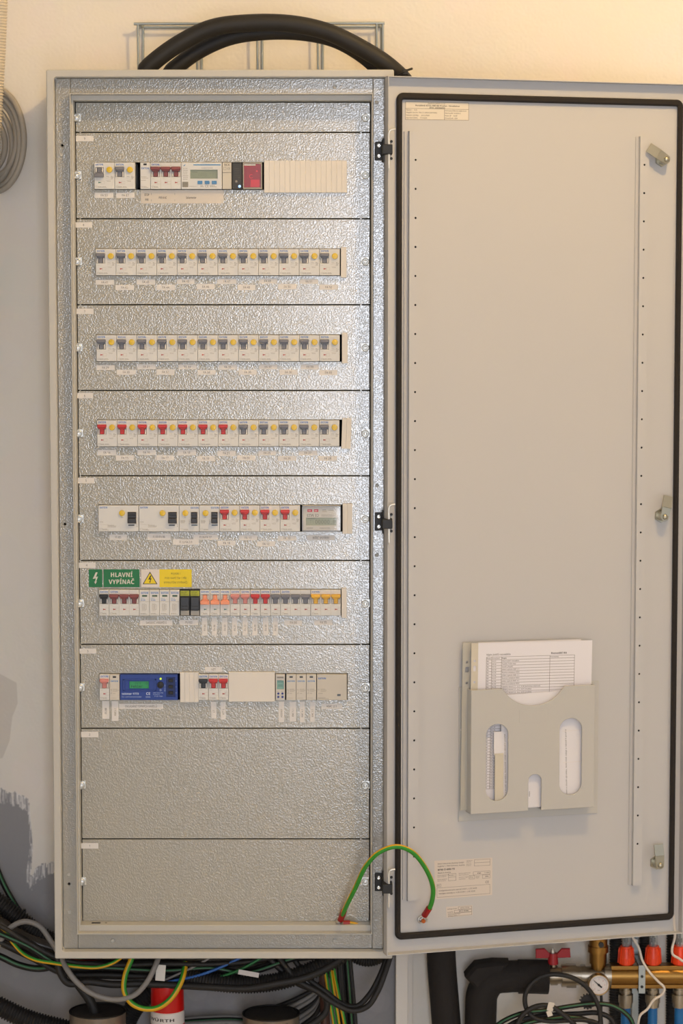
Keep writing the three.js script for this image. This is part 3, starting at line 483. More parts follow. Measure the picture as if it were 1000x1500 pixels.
// row 9, the top row
const RC = 'residual current breakers with a yellow test button', NTH = ['first', 'second', 'third', 'fourth', 'fifth', 'sixth', 'seventh', 'eighth', 'ninth', 'tenth', 'eleventh', 'last'];
put(rcbo('grey', true), 'residual_current_breaker', 'two-module breaker with grey lever pushed down, above the sticker FA 53', 'breaker', 9, 0);
put(rcbo('grey'), 'residual_current_breaker', 'two-module breaker with grey lever up, above the sticker FA 67', 'breaker', 9, 2);
put(proto('release', 17.5, (c) => { logo(c, 2, 9.8); fine(c, 2, 24, 2, 12, 2.4); fine(c, 2, 30, 1, 9); fine(c, 2, 40.6, 2, 13, 1.5, '#a09a8f'); }, [], (g) => part(g, 'status_window', rb(5.6, 1.6, 11.2, 4.6, -0.5, 0.3, 0.2), M.black)), 'shunt_release', 'plain cream release module without lever, above the caption STOP', 'module', 9, 4.5);
put(breaker('dark red', 3, { tie: true }), 'circuit_breaker', 'three-pole breaker with dark red levers above the caption FVE-0-AC', 'breaker', 9, 5.5);
put(proto('meter', 70, (c) => { c.fillStyle = '#e2e1de'; c.fillRect(-1, -1, 72, 50); c.fillStyle = '#3f87c0'; c.fillRect(21, 3, 47, 2); c.beginPath(); c.moveTo(3, 6); c.lineTo(8, 2.6); c.lineTo(6, 6); c.fill(); c.fillStyle = '#8a867f'; fine(c, 35, 9, 1, 27, 1.5, '#56524c'); fine(c, 3, 10, 7, 9, 3); c.fillStyle = '#8d8779'; c.fillRect(1.8, 33, 10.2, 9); say(c, 'ⓘ', 23, 35, 4, { color: '#8fb0c8' }); fine(c, 14, 40.4, 1, 18, 1.5, '#8b8780'); say(c, 'CE', 41, 40.4, 5.5, { color: '#44403c' }); fine(c, 33, 39, 2, 6, 2, '#44403c'); fine(c, 49, 39.2, 2, 12, 2, '#56524c'); },
  [[15.4, 12.4, 62.4, 27.4]], (g) => {
    const r = print(47, 15, (c) => { c.fillStyle = '#8f9a88'; c.fillRect(-1, -1, 50, 18); c.fillStyle = '#6f7a6c'; fine(c, 4, 3.4, 1, 12, 1.6, '#65705f'); say(c, '0000.12', 27, 8, 6.5, { align: 'center', color: '#7b8676', family: 'monospace' }); });
    part(g, 'display', mapTo(rb(15.4, 12.4, 62.4, 27.4, -4, -2.6, 0), r, 15.4 * mm, (FH - 27.4) * mm, 47 * mm, 15 * mm), printed(r));
    for (const x of [28, 40.3, 52.6]) part(g, 'push_button', rb(x, 31.2, x + 8.4, 37, -0.5, 1.4, 0.8), std('#3f86bd', 0.4));
    part(g, 'clear_cover', rb(0.6, 0.8, 69.4, 44.4, 2.6, 3.2, 0.3), M.glass); }), 'energy_meter', 'white energy meter with blue buttons and display, above the caption Solarmeter', 'meter', 9, 8.51);
put(proto('vcx', 16, (c) => { c.fillStyle = '#cfc8ba'; c.fillRect(-1, -1, 20, 50); say(c, 'VCX', 8, 4, 5, { bold: true, align: 'center', color: '#5d5850' }); c.strokeStyle = '#5d5850'; c.lineWidth = 0.3; c.strokeRect(2.6, 8, 4, 4.6); say(c, 'CE', 11, 10.4, 4.6, { align: 'center', color: '#5d5850' }); }, [[1, 17.5, 15, 44]], (g) => { part(g, 'terminal_flap', [rb(1.2, 18, 14.8, 35, -4, -0.8, 0.5), rb(1.2, 35.6, 14.8, 43.6, -4, -0.4, 0.5)], std('#c3bbae', 0.4)); part(g, 'trim_line', rb(0.4, 16.8, 15.6, 17.6, -0.4, 0.4, 0.1), std('#6c675f', 0.4)); }), 'wireless_module', 'narrow grey module printed VCX beside the energy meter', 'module', 9, 12.53);
put(proto('dark', 17, (c) => { c.fillStyle = '#3a3834'; c.fillRect(-1, -1, 20, 50); fine(c, 4, 10, 9, 9, 3, '#57534a'); c.fillStyle = '#211f1d'; c.fillRect(0, 0, 17, 2); }, [], (g) => { part(g, 'status_light', knob(12.6, 40.6, 2.3, 0.6), new THREE.MeshStandardMaterial({ color: 0x9fc4ff, emissive: new THREE.Color(0.25, 0.5, 1), emissiveIntensity: 1.6, roughness: 0.4 })); part(g, 'knob', knob(7, 32.5, 2.3, 1.2), M.greyCable); }), 'control_module', 'narrow black module with a glowing blue status light', 'module', 9, 13.5);
put(proto('redbox', 33.6, (c) => { c.fillStyle = '#a79f94'; c.fillRect(-1, -1, 40, 50); }, [[2.2, 2.2, 31.4, 42.6]], (g) => {
  const r = print(29, 40, (c) => { c.fillStyle = '#8c080c'; c.fillRect(-1, -1, 32, 44); c.fillStyle = '#7d070b'; for (let i = 0; i < 5; i++) c.fillRect(3, 9 + i * 2.4, 1.4, 1.1); c.strokeStyle = '#d12a2c'; c.lineWidth = 1; c.beginPath(); c.arc(12.4, 21, 3, 0.6, 5.4); c.stroke(); c.fillStyle = '#c4141a'; c.fillRect(11.5, 26.5, 15, 12.5); c.fillStyle = '#ee3a3c'; c.fillRect(21, 11, 2.4, 2.4); });
  part(g, 'red_window', mapTo(rb(2.2, 2.2, 31.4, 42.6, -4.5, -2, 0), r, 2.2 * mm, (FH - 42.6) * mm, 29.2 * mm, 40.4 * mm), printed(r, 'gloss'));
  part(g, 'white_strip', rb(2.6, 2.6, 22, 5, -2, -1.6, 0.1), M.white); }), 'surge_monitor', 'module with a shiny red window in a grey frame', 'module', 9, 14.52);  // narrow white strip across the top of the red window
function filler(row, x0, x1, y0, y1, label, pitch, tilt = 0) {   // clip-on blanking strip, ribbed
  const a = P(x0, y1, FZ), b = P(x1, y0, FZ), W = b.x - a.x, H = b.y - a.y, n = Math.max(1, Math.round(W / pitch)), g = [];
  if (n === 1) g.push(box(0, 0, 0, W, H, 0.006, 0.0008)); else for (let i = 0; i < n; i++) g.push(box(i * W / n + 0.00012, 0, 0, (i + 1) * W / n - 0.00012, H, 0.0058, 0.0004));
  g.push(box(0.0004, 0.0006, -0.0005, W - 0.0004, H - 0.0006, 0.0052), box(0.0008, 0.006, -0.02, W - 0.0008, H - 0.006, 0));
  const o = solo('blank_filler', g, M.cream, label, 'filler'); o.position.add(V(a.x, a.y, ZP + 0.0005)); o.rotation.z = tilt; return o;
}
filler(9, 386.6, 508, 235, 282, 'long cream ribbed blanking strip to the right of the red-windowed module', 0.0088);
filler(8, 499, 507.3, 362, 406.5, 'narrow cream blanking strip ending the upper full row of grey levers', 0.02);
filler(7, 500.5, 509, 487.5, 532.5, 'narrow cream blanking strip ending the lower full row of grey levers', 0.02);
filler(6, 499.5, 513.5, 613, 657.5, 'cream blanking strip leaning at the end of the row above FA 28', 0.0085, -0.035);
filler(5, 501.5, 516, 738, 782, 'cream blanking strip beside the clear-covered meter', 0.0085);
filler(4, 500, 507.5, 861.5, 905.5, 'narrow cream blanking strip beside the yellow levers', 0.02);
filler(3, 263.6, 290.8, 985, 1029, 'cream ribbed blanking strip to the right of the blue controller', 0.0082);
filler(3, 334.8, 402.5, 984.5, 1028.2, 'wide smooth cream blank cover left of the time switch', 1, 0);
// rows 8, 7 and 6
for (let i = 0; i < 12; i++) {
  put(rcbo('grey'), 'residual_current_breaker', `${NTH[i]} breaker from the left in the upper full row of grey levers, sticker FA ${41 + i}`, 'breaker', 8, i * 1.998, RC);
  put(rcbo('grey'), 'residual_current_breaker', `${NTH[i]} breaker from the left in the lower full row of grey levers, sticker FA ${29 + i}`, 'breaker', 7, i * 1.998, RC);
  put(rcbo(i < 7 ? 'red' : 'grey'), 'residual_current_breaker', `${NTH[i]} breaker in the row of red and grey levers, ${i < 7 ? 'red' : 'grey'} lever, sticker FA ${[14, 15, 16, 17, 18, 19, 21, 24, 25, 26, 27, 28][i]}`, 'breaker', 6, i * 1.995, RC);
}
// row 5
const rcd4 = proto('rcd4', 70, (c) => { logo(c); fine(c, 39, 20.4, 1, 5, 1.5); fine(c, 2.4, 28.6, 1, 7); c.strokeStyle = '#b0a99d'; c.lineWidth = 0.3; c.beginPath(); c.moveTo(2, 32); c.lineTo(14, 34); c.lineTo(18, 33); c.stroke(); fine(c, 16, 34, 3, 16, 1.6); c.fillStyle = '#4f5459'; c.fillRect(52, 33.2, 10.6, 2.3); fine(c, 66.5, 32, 4, 1.2, 1.5); c.strokeStyle = INK; c.strokeRect(2.4, 40, 4, 2.6); fine(c, 7.4, 41, 2, 11, 1.3); }, [], (g) => { rocker(g, 51.2, 66.2); part(g, 'test_button', knob(41.4, 13.2, 5.1, 3.4), M.amber); });
const rcd2 = proto('rcd2', 35, (c) => { say(c, 'EATON', 20, 4, 4.3, { bold: true, color: BLUE }); fine(c, 2.4, 25.5, 4, 9, 1.5); fine(c, 9, 20.4, 1, 4); fine(c, 17, 25, 5, 1.4, 1.8); c.fillStyle = '#5d6b78'; c.fillRect(21.2, 33.2, 10.6, 2.3); c.strokeStyle = INK; c.lineWidth = 0.3; c.strokeRect(2.4, 40, 3.4, 2.6); fine(c, 7.4, 41, 2, 9, 1.3); }, [], (g) => { rocker(g, 20.8, 31.8); part(g, 'test_button', knob(11, 13.2, 5.1, 3.4), M.amber); });
put(rcd4, 'residual_current_switch', 'left of the two wide cream switches with black rocker, sticker FI 85', 'breaker', 5, 0);
put(rcd4, 'residual_current_switch', 'right of the two wide cream switches with black rocker, sticker FI 05/FA 86', 'breaker', 5, 4.01);
put(rcd2, 'residual_current_switch', 'left of the two narrow cream switches with black rocker, sticker FI 32/FA 3.9', 'breaker', 5, 8);
put(rcd2, 'residual_current_switch', 'right of the two narrow cream switches with black rocker, beside a red lever', 'breaker', 5, 10);
['FA 18', 'FA 11', 'FA 12', 'FA 13'].forEach((s, i) => put(rcbo('red'), 'residual_current_breaker', `${NTH[i]} red-levered breaker between the black rockers and the clear-covered meter, sticker ${s}`, 'breaker', 5, 12 + i * 1.998, RC));
put(proto('meter2', 68, (c) => { c.fillStyle = '#d3d0ca'; c.fillRect(-1, -1, 72, 50); c.fillStyle = '#c4314a'; c.fillRect(9.6, 6.6, 8.4, 4.6); c.fillRect(21, 6.6, 7.6, 4.6); say(c, 'CD', 11, 9, 3.2, { bold: true, color: '#f0dada' }); say(c, 'CD', 22.2, 9, 3.2, { bold: true, color: '#f0dada' }); fine(c, 36, 7, 3, 8, 1.8, '#77736c'); fine(c, 46, 8, 1, 12, 1.8, '#77736c'); say(c, 'CE M23', 19, 17.2, 6.2, { align: 'center', color: '#3b3835', turn: Math.PI }); fine(c, 34, 16, 2, 26, 2.2, '#77736c'); fine(c, 8, 39, 1, 16, 1.6, '#3b3835'); fine(c, 31, 39, 1, 25, 1.6, '#3b3835'); },
  [[7, 21.5, 60, 35]], (g) => {
    const r = print(53, 13.5, (c) => { c.fillStyle = '#a3ac9c'; c.fillRect(-1, -1, 56, 16); say(c, 'T1', 6.5, 7.4, 8, { color: '#7f897a', family: 'monospace', squeeze: 0.8 }); say(c, '00000.0', 52, 7.4, 9.4, { align: 'right', color: '#5d6659', family: 'monospace', squeeze: 0.92 }); fine(c, 3, 1.4, 1, 18, 1.4, '#6a7366'); });
    part(g, 'display', mapTo(rb(7, 21.5, 60, 35, -4, -2.4, 0), r, 7 * mm, (FH - 35) * mm, 53 * mm, 13.5 * mm), printed(r));
    part(g, 'cover_rim', [rb(0.2, 0.4, 67.8, 2, 0, 4.4, 0.3), rb(0.2, 43.2, 67.8, 44.9, 0, 4.4, 0.3), rb(0.2, 0.4, 1.8, 44.9, 0, 4.4, 0.3), rb(66.2, 0.4, 67.8, 44.9, 0, 4.4, 0.3)], std('#8b8c90', 0.2)); part(g, 'clear_cover', rb(0.8, 0.8, 67.2, 44.4, 3.6, 4.2, 0.3), M.glass); }), 'energy_meter', 'meter under a clear cover above the sticker MĚŘIČ SPOTŘEBY', 'meter', 5, 20.15);
// row 4
put(breaker('black'), 'main_switch', 'single-module switch with a black lever below the green sign HLAVNÍ VYPÍNAČ', 'breaker', 4, 0);
put(breaker('dark red', 3, { tie: true }), 'circuit_breaker', 'three-pole breaker with dark red levers beside the black-levered main switch', 'breaker', 4, 1);
const spd = proto('spd', 17.5, (c) => { logo(c, 2.6, 5.4); c.fillStyle = '#2e5b3a'; c.fillRect(5, 9.4, 8.4, 2.5); say(c, 'SPC-S', 2.4, 15, 2.6, { color: BLUE }); say(c, '20/280', 2.4, 18, 2.6, { color: BLUE, bold: true }); c.fillStyle = '#aaa397'; c.fillRect(0.6, 20.4, 16.3, 0.5); for (let i = 0; i < 2; i++) { c.strokeStyle = INK; c.lineWidth = 0.3; c.strokeRect(5 + i * 4.6, 26, 3, 8); } fine(c, 4.4, 24.4, 6, 8, 2.4, '#a39d92'); fine(c, 2.4, 41, 2, 12, 1.4); }, [[4.8, 9.2, 13.6, 12]], (g) => { part(g, 'plug_in_cartridge', rb(0.7, 0.6, 16.8, 2.2, -0.3, 0.9, 0.3), M.cream); part(g, 'status_window', rb(4.8, 9.2, 13.6, 12, -3, -1, 0), std('#234f30', 0.3)); });
for (let i = 0; i < 4; i++) put(spd, 'surge_arrester', ['first surge arrester, next to the dark red levers', 'second surge arrester from the left, over the sticker SVODIČ PŘEPĚTÍ', 'third surge arrester from the left, over the sticker SVODIČ PŘEPĚTÍ', 'fourth surge arrester, next to the black fuse holders'][i], 'surge arrester', 4, 4 + i, 'surge arresters with green windows');
const fuse = proto('fuse', 17.5, (c) => { c.fillStyle = '#2a2a28'; c.fillRect(-1, -1, 20, 50); c.fillStyle = '#a9ae25'; c.fillRect(0.8, 1.6, 15.9, 9); say(c, 'EATON', 2, 4.4, 3, { bold: true, color: '#5a5c18' }); fine(c, 2, 6.6, 2, 12, 1.7, '#6b6d1c'); }, [], (g) => { part(g, 'fuse_lever', [rb(1.4, 12, 16.1, 34, -0.5, 5.5, 0.9), rb(2.6, 31, 14.9, 36.4, -0.5, 2.6, 0.7)], std('#1e1e1f', 0.3)); part(g, 'grip_slot', rb(3, 27.4, 14.5, 28.6, 5, 5.8, 0.2), M.black); part(g, 'foot', [rb(1.2, 36, 16.3, 44.6, -0.5, 2.2, 0.7)], std('#9a968e', 0.4)); });
put(fuse, 'fuse_holder', 'left black fuse holder with yellow label, next to the surge arresters', 'fuse holder', 4, 8.03);
put(fuse, 'fuse_holder', 'right black fuse holder with yellow label, next to the salmon levers', 'fuse holder', 4, 9.03);
['FA 04', 'FA 06', 'FA 03'].forEach((s, i) => put(breaker('salmon', 1, { down: true }), 'circuit_breaker', `${NTH[i]} of three breakers with salmon levers pushed down, upright sticker ${s}`, 'breaker', 4, 10.02 + i));
['FA 21', 'FA 22'].forEach((s, i) => put(breaker('pink'), 'circuit_breaker', `${['left', 'right'][i]} breaker with a pale pink lever beside the salmon ones, upright sticker ${s}`, 'breaker', 4, 13.02 + i));
['FA 20', 'FA 09'].forEach((s, i) => put(breaker('red'), 'circuit_breaker', `${['left', 'right'][i]} of two bright red levers in the row of many colours, sticker ${s}`, 'breaker', 4, 15.02 + i));
put(breaker('grey'), 'circuit_breaker', 'breaker with a single grey lever above the upright sticker FA 02', 'breaker', 4, 17.02);
put(breaker('grey', 3), 'circuit_breaker', 'three-pole breaker with grey levers above the sticker FA 08', 'breaker', 4, 18.02);
put(breaker('yellow', 3), 'circuit_breaker', 'three-pole breaker with yellow levers above the sticker FA 75', 'breaker', 4, 21.02);
// row 3
put(breaker('pink'), 'circuit_breaker', 'breaker with a pink lever above the upright sticker FA 88', 'breaker', 3, 0);
const contactor = proto('contactor', 17.5, (c) => { c.fillStyle = '#cfc9bf'; c.fillRect(-1, -1, 20, 50); say(c, 'EATON', 2.2, 12, 4, { bold: true, color: '#2f76bd' }); c.strokeStyle = INK; c.lineWidth = 0.3; c.beginPath(); c.arc(3, 27, 1.1, 0, 7); c.arc(3, 33.6, 0.9, 0, 7); c.stroke(); fine(c, 6, 25.6, 3, 10, 2); fine(c, 6, 33.2, 1, 5); fine(c, 2, 41.4, 1, 14, 1.4, '#a09a8f'); }, [], (g) => part(g, 'status_window', rb(5.8, 3, 11.6, 6, -0.5, 0.3, 0.2), std('#2b2926', 0.3)));
put(contactor, 'contactor', 'narrow contactor above the upright sticker KMC6.1, left of the blue controller', 'contactor', 3, 1.01);
put(proto('controller', 101, (c) => { c.fillStyle = '#1f3f92'; c.fillRect(-1, -1, 105, 50); c.fillStyle = '#16337c'; c.fillRect(0, 0, 101, 1); say(c, 'tekmar 1773', 3, 34.2, 5, { bold: true, color: '#c9d4ea' }); say(c, 'Eis- und Schneemelder', 3, 39.6, 3.4, { color: '#aebfe2' }); say(c, 'CE', 45.5, 34, 6.4, { color: '#d4dcef', bold: true }); fine(c, 45, 38.6, 2, 9, 1.6, '#aebfe2'); say(c, '230V 50Hz 7VA', 57.5, 32.6, 2.7, { color: '#b9c7e6' }); fine(c, 58, 35.4, 1, 16, 1.6, '#aebfe2'); say(c, 'IP 20 / T50A', 60, 38.6, 2.7, { color: '#b9c7e6' }); c.strokeStyle = '#c4d0ea'; c.lineWidth = 0.4; c.beginPath(); c.arc(71, 27.6, 1.5, 0, 7); c.moveTo(71, 26.2); c.lineTo(71, 29); c.stroke(); say(c, 'Menü / Zeit', 78.6, 30, 2.4, { color: '#b9c7e6', turn: -Math.PI / 2 }); for (const y of [11.5, 22, 32.5]) { c.fillStyle = '#c4d0ea'; c.fillRect(97.4, y - 0.3, 1.6, 0.6); } },
  [[16.5, 12.2, 50.5, 25], [81.2, 5, 96.4, 39.2]], (g) => {
    const blue = std('#1d3c8d', 0.35);
    part(g, 'display_bezel', [rb(5, 8, 63.5, 10.6, -0.4, 1.4, 0.6), rb(5, 27, 63.5, 29, -0.4, 1.4, 0.6), rb(5, 8, 8.6, 29, -0.4, 1.4, 0.6), rb(60.4, 8, 63.5, 29, -0.4, 1.4, 0.6)], blue);
    const r = print(34, 12.8, (c) => { c.fillStyle = '#2f9a5f'; c.fillRect(-1, -1, 40, 16); say(c, '-2x°C', 7, 3.6, 4.6, { color: '#1c5c44', family: 'monospace' }); say(c, '0', 28, 4, 5.4, { color: '#1c5c44', family: 'monospace' }); say(c, 'Fehler', 2.4, 9.4, 5.8, { color: '#113f38', family: 'monospace', bold: true }); });
    part(g, 'display', mapTo(rb(16.5, 12.2, 50.5, 25, -4, -2.2, 0), r, 16.5 * mm, (FH - 25) * mm, 34 * mm, 12.8 * mm), printed(r));
    part(g, 'dial', [knob(71, 18.4, 5.8, 4), knob(71, 18.4, 3.6, 5.2)], M.black);
    part(g, 'status_light', knob(71.3, 7.6, 1.9, 1.6), new THREE.MeshStandardMaterial({ color: 0xc8e64a, emissive: new THREE.Color(0.55, 0.8, 0.05), emissiveIntensity: 0.6, roughness: 0.4 }));
    part(g, 'key_well', rb(81.2, 5, 96.4, 39.2, -4, -2.6, 0), std('#152a63', 0.5));
    for (const y of [11, 21.8, 32.6]) part(g, 'key', rb(84.8, y - 2.8, 92.8, y + 2.8, -3, 0.6, 1), M.black);
  }), 'heating_controller', 'bright blue heating controller with a green display', 'controller', 3, 2.05);
put(breaker('black'), 'switch', 'single-module switch with a black lever below the sticker VZT', 'breaker', 3, 9.85);
put(breaker('red'), 'circuit_breaker', 'breaker with a red lever above the upright sticker LT', 'breaker', 3, 10.86);
put(breaker('red'), 'circuit_breaker', 'breaker with a red lever above the upright sticker VZT L', 'breaker', 3, 11.86);
put(proto('clock', 16.4, (c) => { c.fillStyle = '#cfcbc4'; c.fillRect(-1, -1, 20, 50); fine(c, 3, 9.4, 1, 11); fine(c, 2, 29.6, 1, 4.4); fine(c, 9.6, 29.6, 1, 4.4); }, [[2.2, 10.6, 14.2, 26.4]], (g) => { part(g, 'cover_catch', rb(2.4, 4, 14, 6.6, -0.4, 0.8, 0.3), std('#8d877d', 0.4)); const r = print(12, 15.8, (c) => { c.fillStyle = '#83aea6'; c.fillRect(-1, -1, 20, 20); c.fillStyle = '#719b94'; c.fillRect(1.4, 1.6, 9.2, 2.6); c.fillRect(2, 7, 8, 4.6); }); part(g, 'display', mapTo(rb(2.2, 10.6, 14.2, 26.4, -4, -2.4, 0), r, 2.2 * mm, (FH - 26.4) * mm, 12 * mm, 15.8 * mm), printed(r)); for (const x of [4.7, 12]) for (const y of [33.6, 39.6]) part(g, 'push_button', knob(x, y, 1.9, 1.4), std('#2b3a8e', 0.4)); }), 'time_switch', 'narrow time switch with a pale green display and four blue buttons', 'timer', 3, 17.55);
['KMC 5.1', 'KMC 4.1', 'KMC 3.1'].forEach((s, i) => put(contactor, 'contactor', `${['left', 'middle', 'right'][i]} of three narrow contactors beside the time switch, upright sticker ${s}`, 'contactor', 3, 18.6 + i * 1.005));
put(proto('contactor4', 52.5, (c) => { c.fillStyle = '#cbc5ba'; c.fillRect(-1, -1, 60, 50); say(c, 'EATON', 2, 7, 4.3, { bold: true, color: BLUE }); c.strokeStyle = INK; c.lineWidth = 0.3; c.beginPath(); c.arc(3, 27, 1.1, 0, 7); c.stroke(); fine(c, 6.6, 25.6, 3, 11, 2); fine(c, 2.4, 33.2, 1, 9); fine(c, 2, 40.8, 2, 19, 1.5); }, [], (g) => part(g, 'status_window', rb(35.5, 34.6, 41.6, 38, -0.5, 0.3, 0.2), std('#3b4045', 0.3))), 'contactor', 'wide plain contactor above the sticker KMC 2.1', 'contactor', 3, 21.66);

// ---------------------------------------------------------------- the document pocket on the door and what is in it
function onDoorThing(name, label, category, u, v, group) {
  const o = thing(name, label, category, V(DOOR.x + u * Math.cos(DOOR.a), v, DOOR.z - u * Math.sin(DOOR.a)), group); o.rotation.y = DOOR.a; o.userData.o = undefined; delete o.userData.o;
  return { o, add: (nm, g, m) => part(o, nm, (() => { g = merge(Array.isArray(g) ? g : [g]); g.translate(-u, -v, 0); return g; })(), m) };
}
const pocketMat = std('#bfbdb8', 0.45);
{
  const W0 = 0.03, D = (x, y, w = W0) => onDoor(660 + x * 0.23, 920 + y * 0.23, w);
  const tl = D(122, 410), tr = D(910, 350), br = D(922, 1128), bl = D(135, 1198);
  const x0 = (tl.x + bl.x) / 2, x1 = (tr.x + br.x) / 2, y1 = (tl.y + tr.y) / 2, y0 = (bl.y + br.y) / 2;
  const t = onDoorThing('document_pocket', 'grey plastic document pocket full of papers on the open door', 'pocket', (x0 + x1) / 2, y0);
  const s = new THREE.Shape(), a = D(328, 402), b = D(505, 495), c = D(725, 362), c2 = D(690, 408);
  s.moveTo(x0, y0); const n0 = D(493, 1165), n1 = D(576, 1160), nt = D(533, 932), nr = (n1.x - n0.x) / 2, ncx = (n0.x + n1.x) / 2;
  s.lineTo(n0.x, y0); s.lineTo(n0.x, nt.y - nr); s.absarc(ncx, nt.y - nr, nr, Math.PI, 0, true); s.lineTo(n1.x, y0); s.lineTo(x1, y0); s.lineTo(x1, y1); s.lineTo(c.x, y1);
  const a2 = D(345, 424), A_ = V(a2.x, a2.y - (a.y - y1), 0), B_ = V(b.x, b.y, 0), C_ = V(c2.x, y1 - (c.y - c2.y) * 1.0, 0);   // circle through three places of the finger notch
  const d2 = 2 * (A_.x * (B_.y - C_.y) + B_.x * (C_.y - A_.y) + C_.x * (A_.y - B_.y)), q2 = (p) => p.x * p.x + p.y * p.y;
  const ox = (q2(A_) * (B_.y - C_.y) + q2(B_) * (C_.y - A_.y) + q2(C_) * (A_.y - B_.y)) / d2, oy = (q2(A_) * (C_.x - B_.x) + q2(B_) * (A_.x - C_.x) + q2(C_) * (B_.x - A_.x)) / d2, R = Math.hypot(A_.x - ox, A_.y - oy);
  s.lineTo(C_.x, C_.y); s.absarc(ox, oy, R, Math.atan2(C_.y - oy, C_.x - ox), Math.atan2(A_.y - oy, A_.x - ox), true); s.lineTo(a.x, y1); s.lineTo(x0, y1); s.closePath();
  const slot = (p, q) => { const m = D(...p), n = D(...q); s.holes.push(rectPath(m.x, n.y, n.x, m.y, (n.x - m.x) / 2 * 0.98, THREE.Path)); };
  slot([226, 616], [364, 1096]); slot([694, 578], [832, 1058]);
  t.add('front_panel', slab(s, W0 - 0.0022, W0, 0.0007, 24), pocketMat);
  t.add('side_wall', box(x0, y0, 0.002, x0 + 0.0022, y1, W0 - 0.0006, 0.0006), pocketMat); t.add('side_wall', box(x1 - 0.0022, y0, 0.002, x1, y1, W0 - 0.0006, 0.0006), pocketMat);
  t.add('bottom_wall', [box(x0, y0, 0.002, n0.x, y0 + 0.0022, W0 - 0.0006, 0.0006), box(n1.x, y0, 0.002, x1, y0 + 0.0022, W0 - 0.0006, 0.0006)], pocketMat);
  const p0 = D(42, 400, 0.001), p1 = D(57, 1232, 0.001), p2 = D(934, 1158, 0.001);
  t.add('back_plate', box((p0.x + p1.x) / 2, p1.y, 0.0002, p2.x, y1 + 0.002, 0.002, 0.0006), pocketMat);
  const k = D(68, 648, 0.002); t.add('rivet', disc(k.x, k.y, 0.001, 0.0032, 0.0022), M.white);
  const e = D(528, 800, W0); t.add('moulding_mark', disc(e.x, e.y, W0 - 0.001, W0 + 0.0004, 0.0035), pocketMat);
  const f0 = D(437, 525), f1 = D(610, 596); t.add('raised_panel', box(f0.x, f1.y, W0 - 0.001, f1.x, f0.y, W0 + 0.0003, 0.0002), pocketMat);
  const bottom = y0 + 0.0024;
  const sheet = (name, label, tlp, trp, w, hgt, draw, { strip = false, mat } = {}) => {
    const A = onDoor(...tlp, w), B = onDoor(...trp, w), wid = Math.hypot(B.x - A.x, B.y - A.y), rot = Math.max(-0.012, Math.atan2(B.y - A.y, B.x - A.x)), hh = hgt;
    const q = onDoorThing(name, label, strip ? 'binding strip' : 'paper', A.x, A.y - hh); let g;
    if (strip) { const sh = rectPath(0, -hh, wid, 0); for (const y of strip) { const y_ = (onDoor(690, y, w).y - A.y); if (y === strip[1]) sh.holes.push(rectPath(wid * 0.3, y_ - 0.005, wid * 0.72, y_ + 0.005, 0.002, THREE.Path)); else { const o = new THREE.Path(); o.absarc(wid * 0.5, y_, 0.0023, 0, Math.PI * 2); sh.holes.push(o); } } g = slab(sh, w, w + 0.0004); }
    else { g = box(0, -hh, w, wid, 0, w + 0.0005); if (draw) g = mapTo(g, draw, 0, -hh, wid, hh); }
    g.rotateZ(rot); g.translate(A.x, A.y, 0); q.add('sheet', g, mat ?? (draw ? printed(draw, 'paper') : M.paper));
  };
  M.paper = std('#e6e2e3', 0.8); M.paper2 = std('#cfc7b6', 0.7);
  const list = print(210, 297, (c) => {
    c.fillStyle = '#e6e3e8'; c.fillRect(-1, -1, 214, 300); say(c, 'Výpis jističů rozvaděče', 26, 21, 4.4, { squeeze: 0.95 }); say(c, 'Rozvaděč RA', 138, 21, 4.6, { bold: true });
    const X = [26, 35, 52, 136, 179], rows = 46; c.fillStyle = '#6b6560'; for (const x of X) c.fillRect(x, 25, 0.55, 5.1 * rows); for (let i = 0; i <= rows; i++) c.fillRect(26, 25 + i * 5.1, 153, 0.5);
    ['Řada', 'Označení', 'Popis', 'Poznámka'].forEach((s, i) => say(c, s, X[i] + 0.8, 27.7, 3.2, { bold: i === 2 }));
    const names = ['Hlavní jistič rozvaděče', 'Tlačítko Total stop', 'Svodič přepětí', 'Jištění stykače KMC 2.1', 'Rezerva ovládaná HDO', 'Jištění stykače KMC 3.1', 'Rezerva ovládaná HDO', 'Jištění stykače KMC 4.1', 'Rezerva ovládaná HDO', 'Světelný okruh č.1 - m.č. 4.08 (technická místnost)', 'Světelný okruh č.2 - m.č. 4.01 (chodba)', 'Světelný okruh č.3 - m.č. 4.03 (chodba)'];
    for (let i = 0; i < rows - 1; i++) { const y = 32.8 + i * 5.1; say(c, 'RA', 27, y, 3); say(c, 'FA ' + String(i + 1).padStart(2, '0'), 36, y, 3); say(c, names[i] ?? ['Zásuvkový okruh', 'Světelný okruh'][i % 2] + ' č.' + (i - 8), 53, y, 3); }
  }, 5.2);
  const blank = print(148, 210, (c) => { c.fillStyle = '#e6e3e6'; c.fillRect(-1, -1, 152, 214); for (let i = 0; i < 2; i++) say(c, 'Prohlášení o shodě výrobku, technické údaje a návod k použití', [6, 118][i], 205, 3.2, { turn: -Math.PI / 2, color: '#4a4644', squeeze: 1.5 }); say(c, 'R. č. 2026', 46, 190, 3, { turn: -Math.PI / 2 }); say(c, 'Příloha', 49.5, 190, 3, { turn: -Math.PI / 2 }); c.fillStyle = '#e5ded9'; c.fillRect(112, 20, 36, 1); c.fillRect(112, 74, 36, 0.8); c.fillRect(112, 132, 36, 0.8); }, 5);
  const H = (px, py, w) => onDoor(px, py, w).y - bottom;
  sheet('binding_strip', 'clear grey punched edge of a plastic sleeve, leftmost in the pocket', [677.5, 941.5], [690.5, 941.2], 0.009, H(677, 941, 0.009) - 0.002, null, { strip: [969.5, 980.5, 1000], mat: std('#b9b6ac', 0.35) });
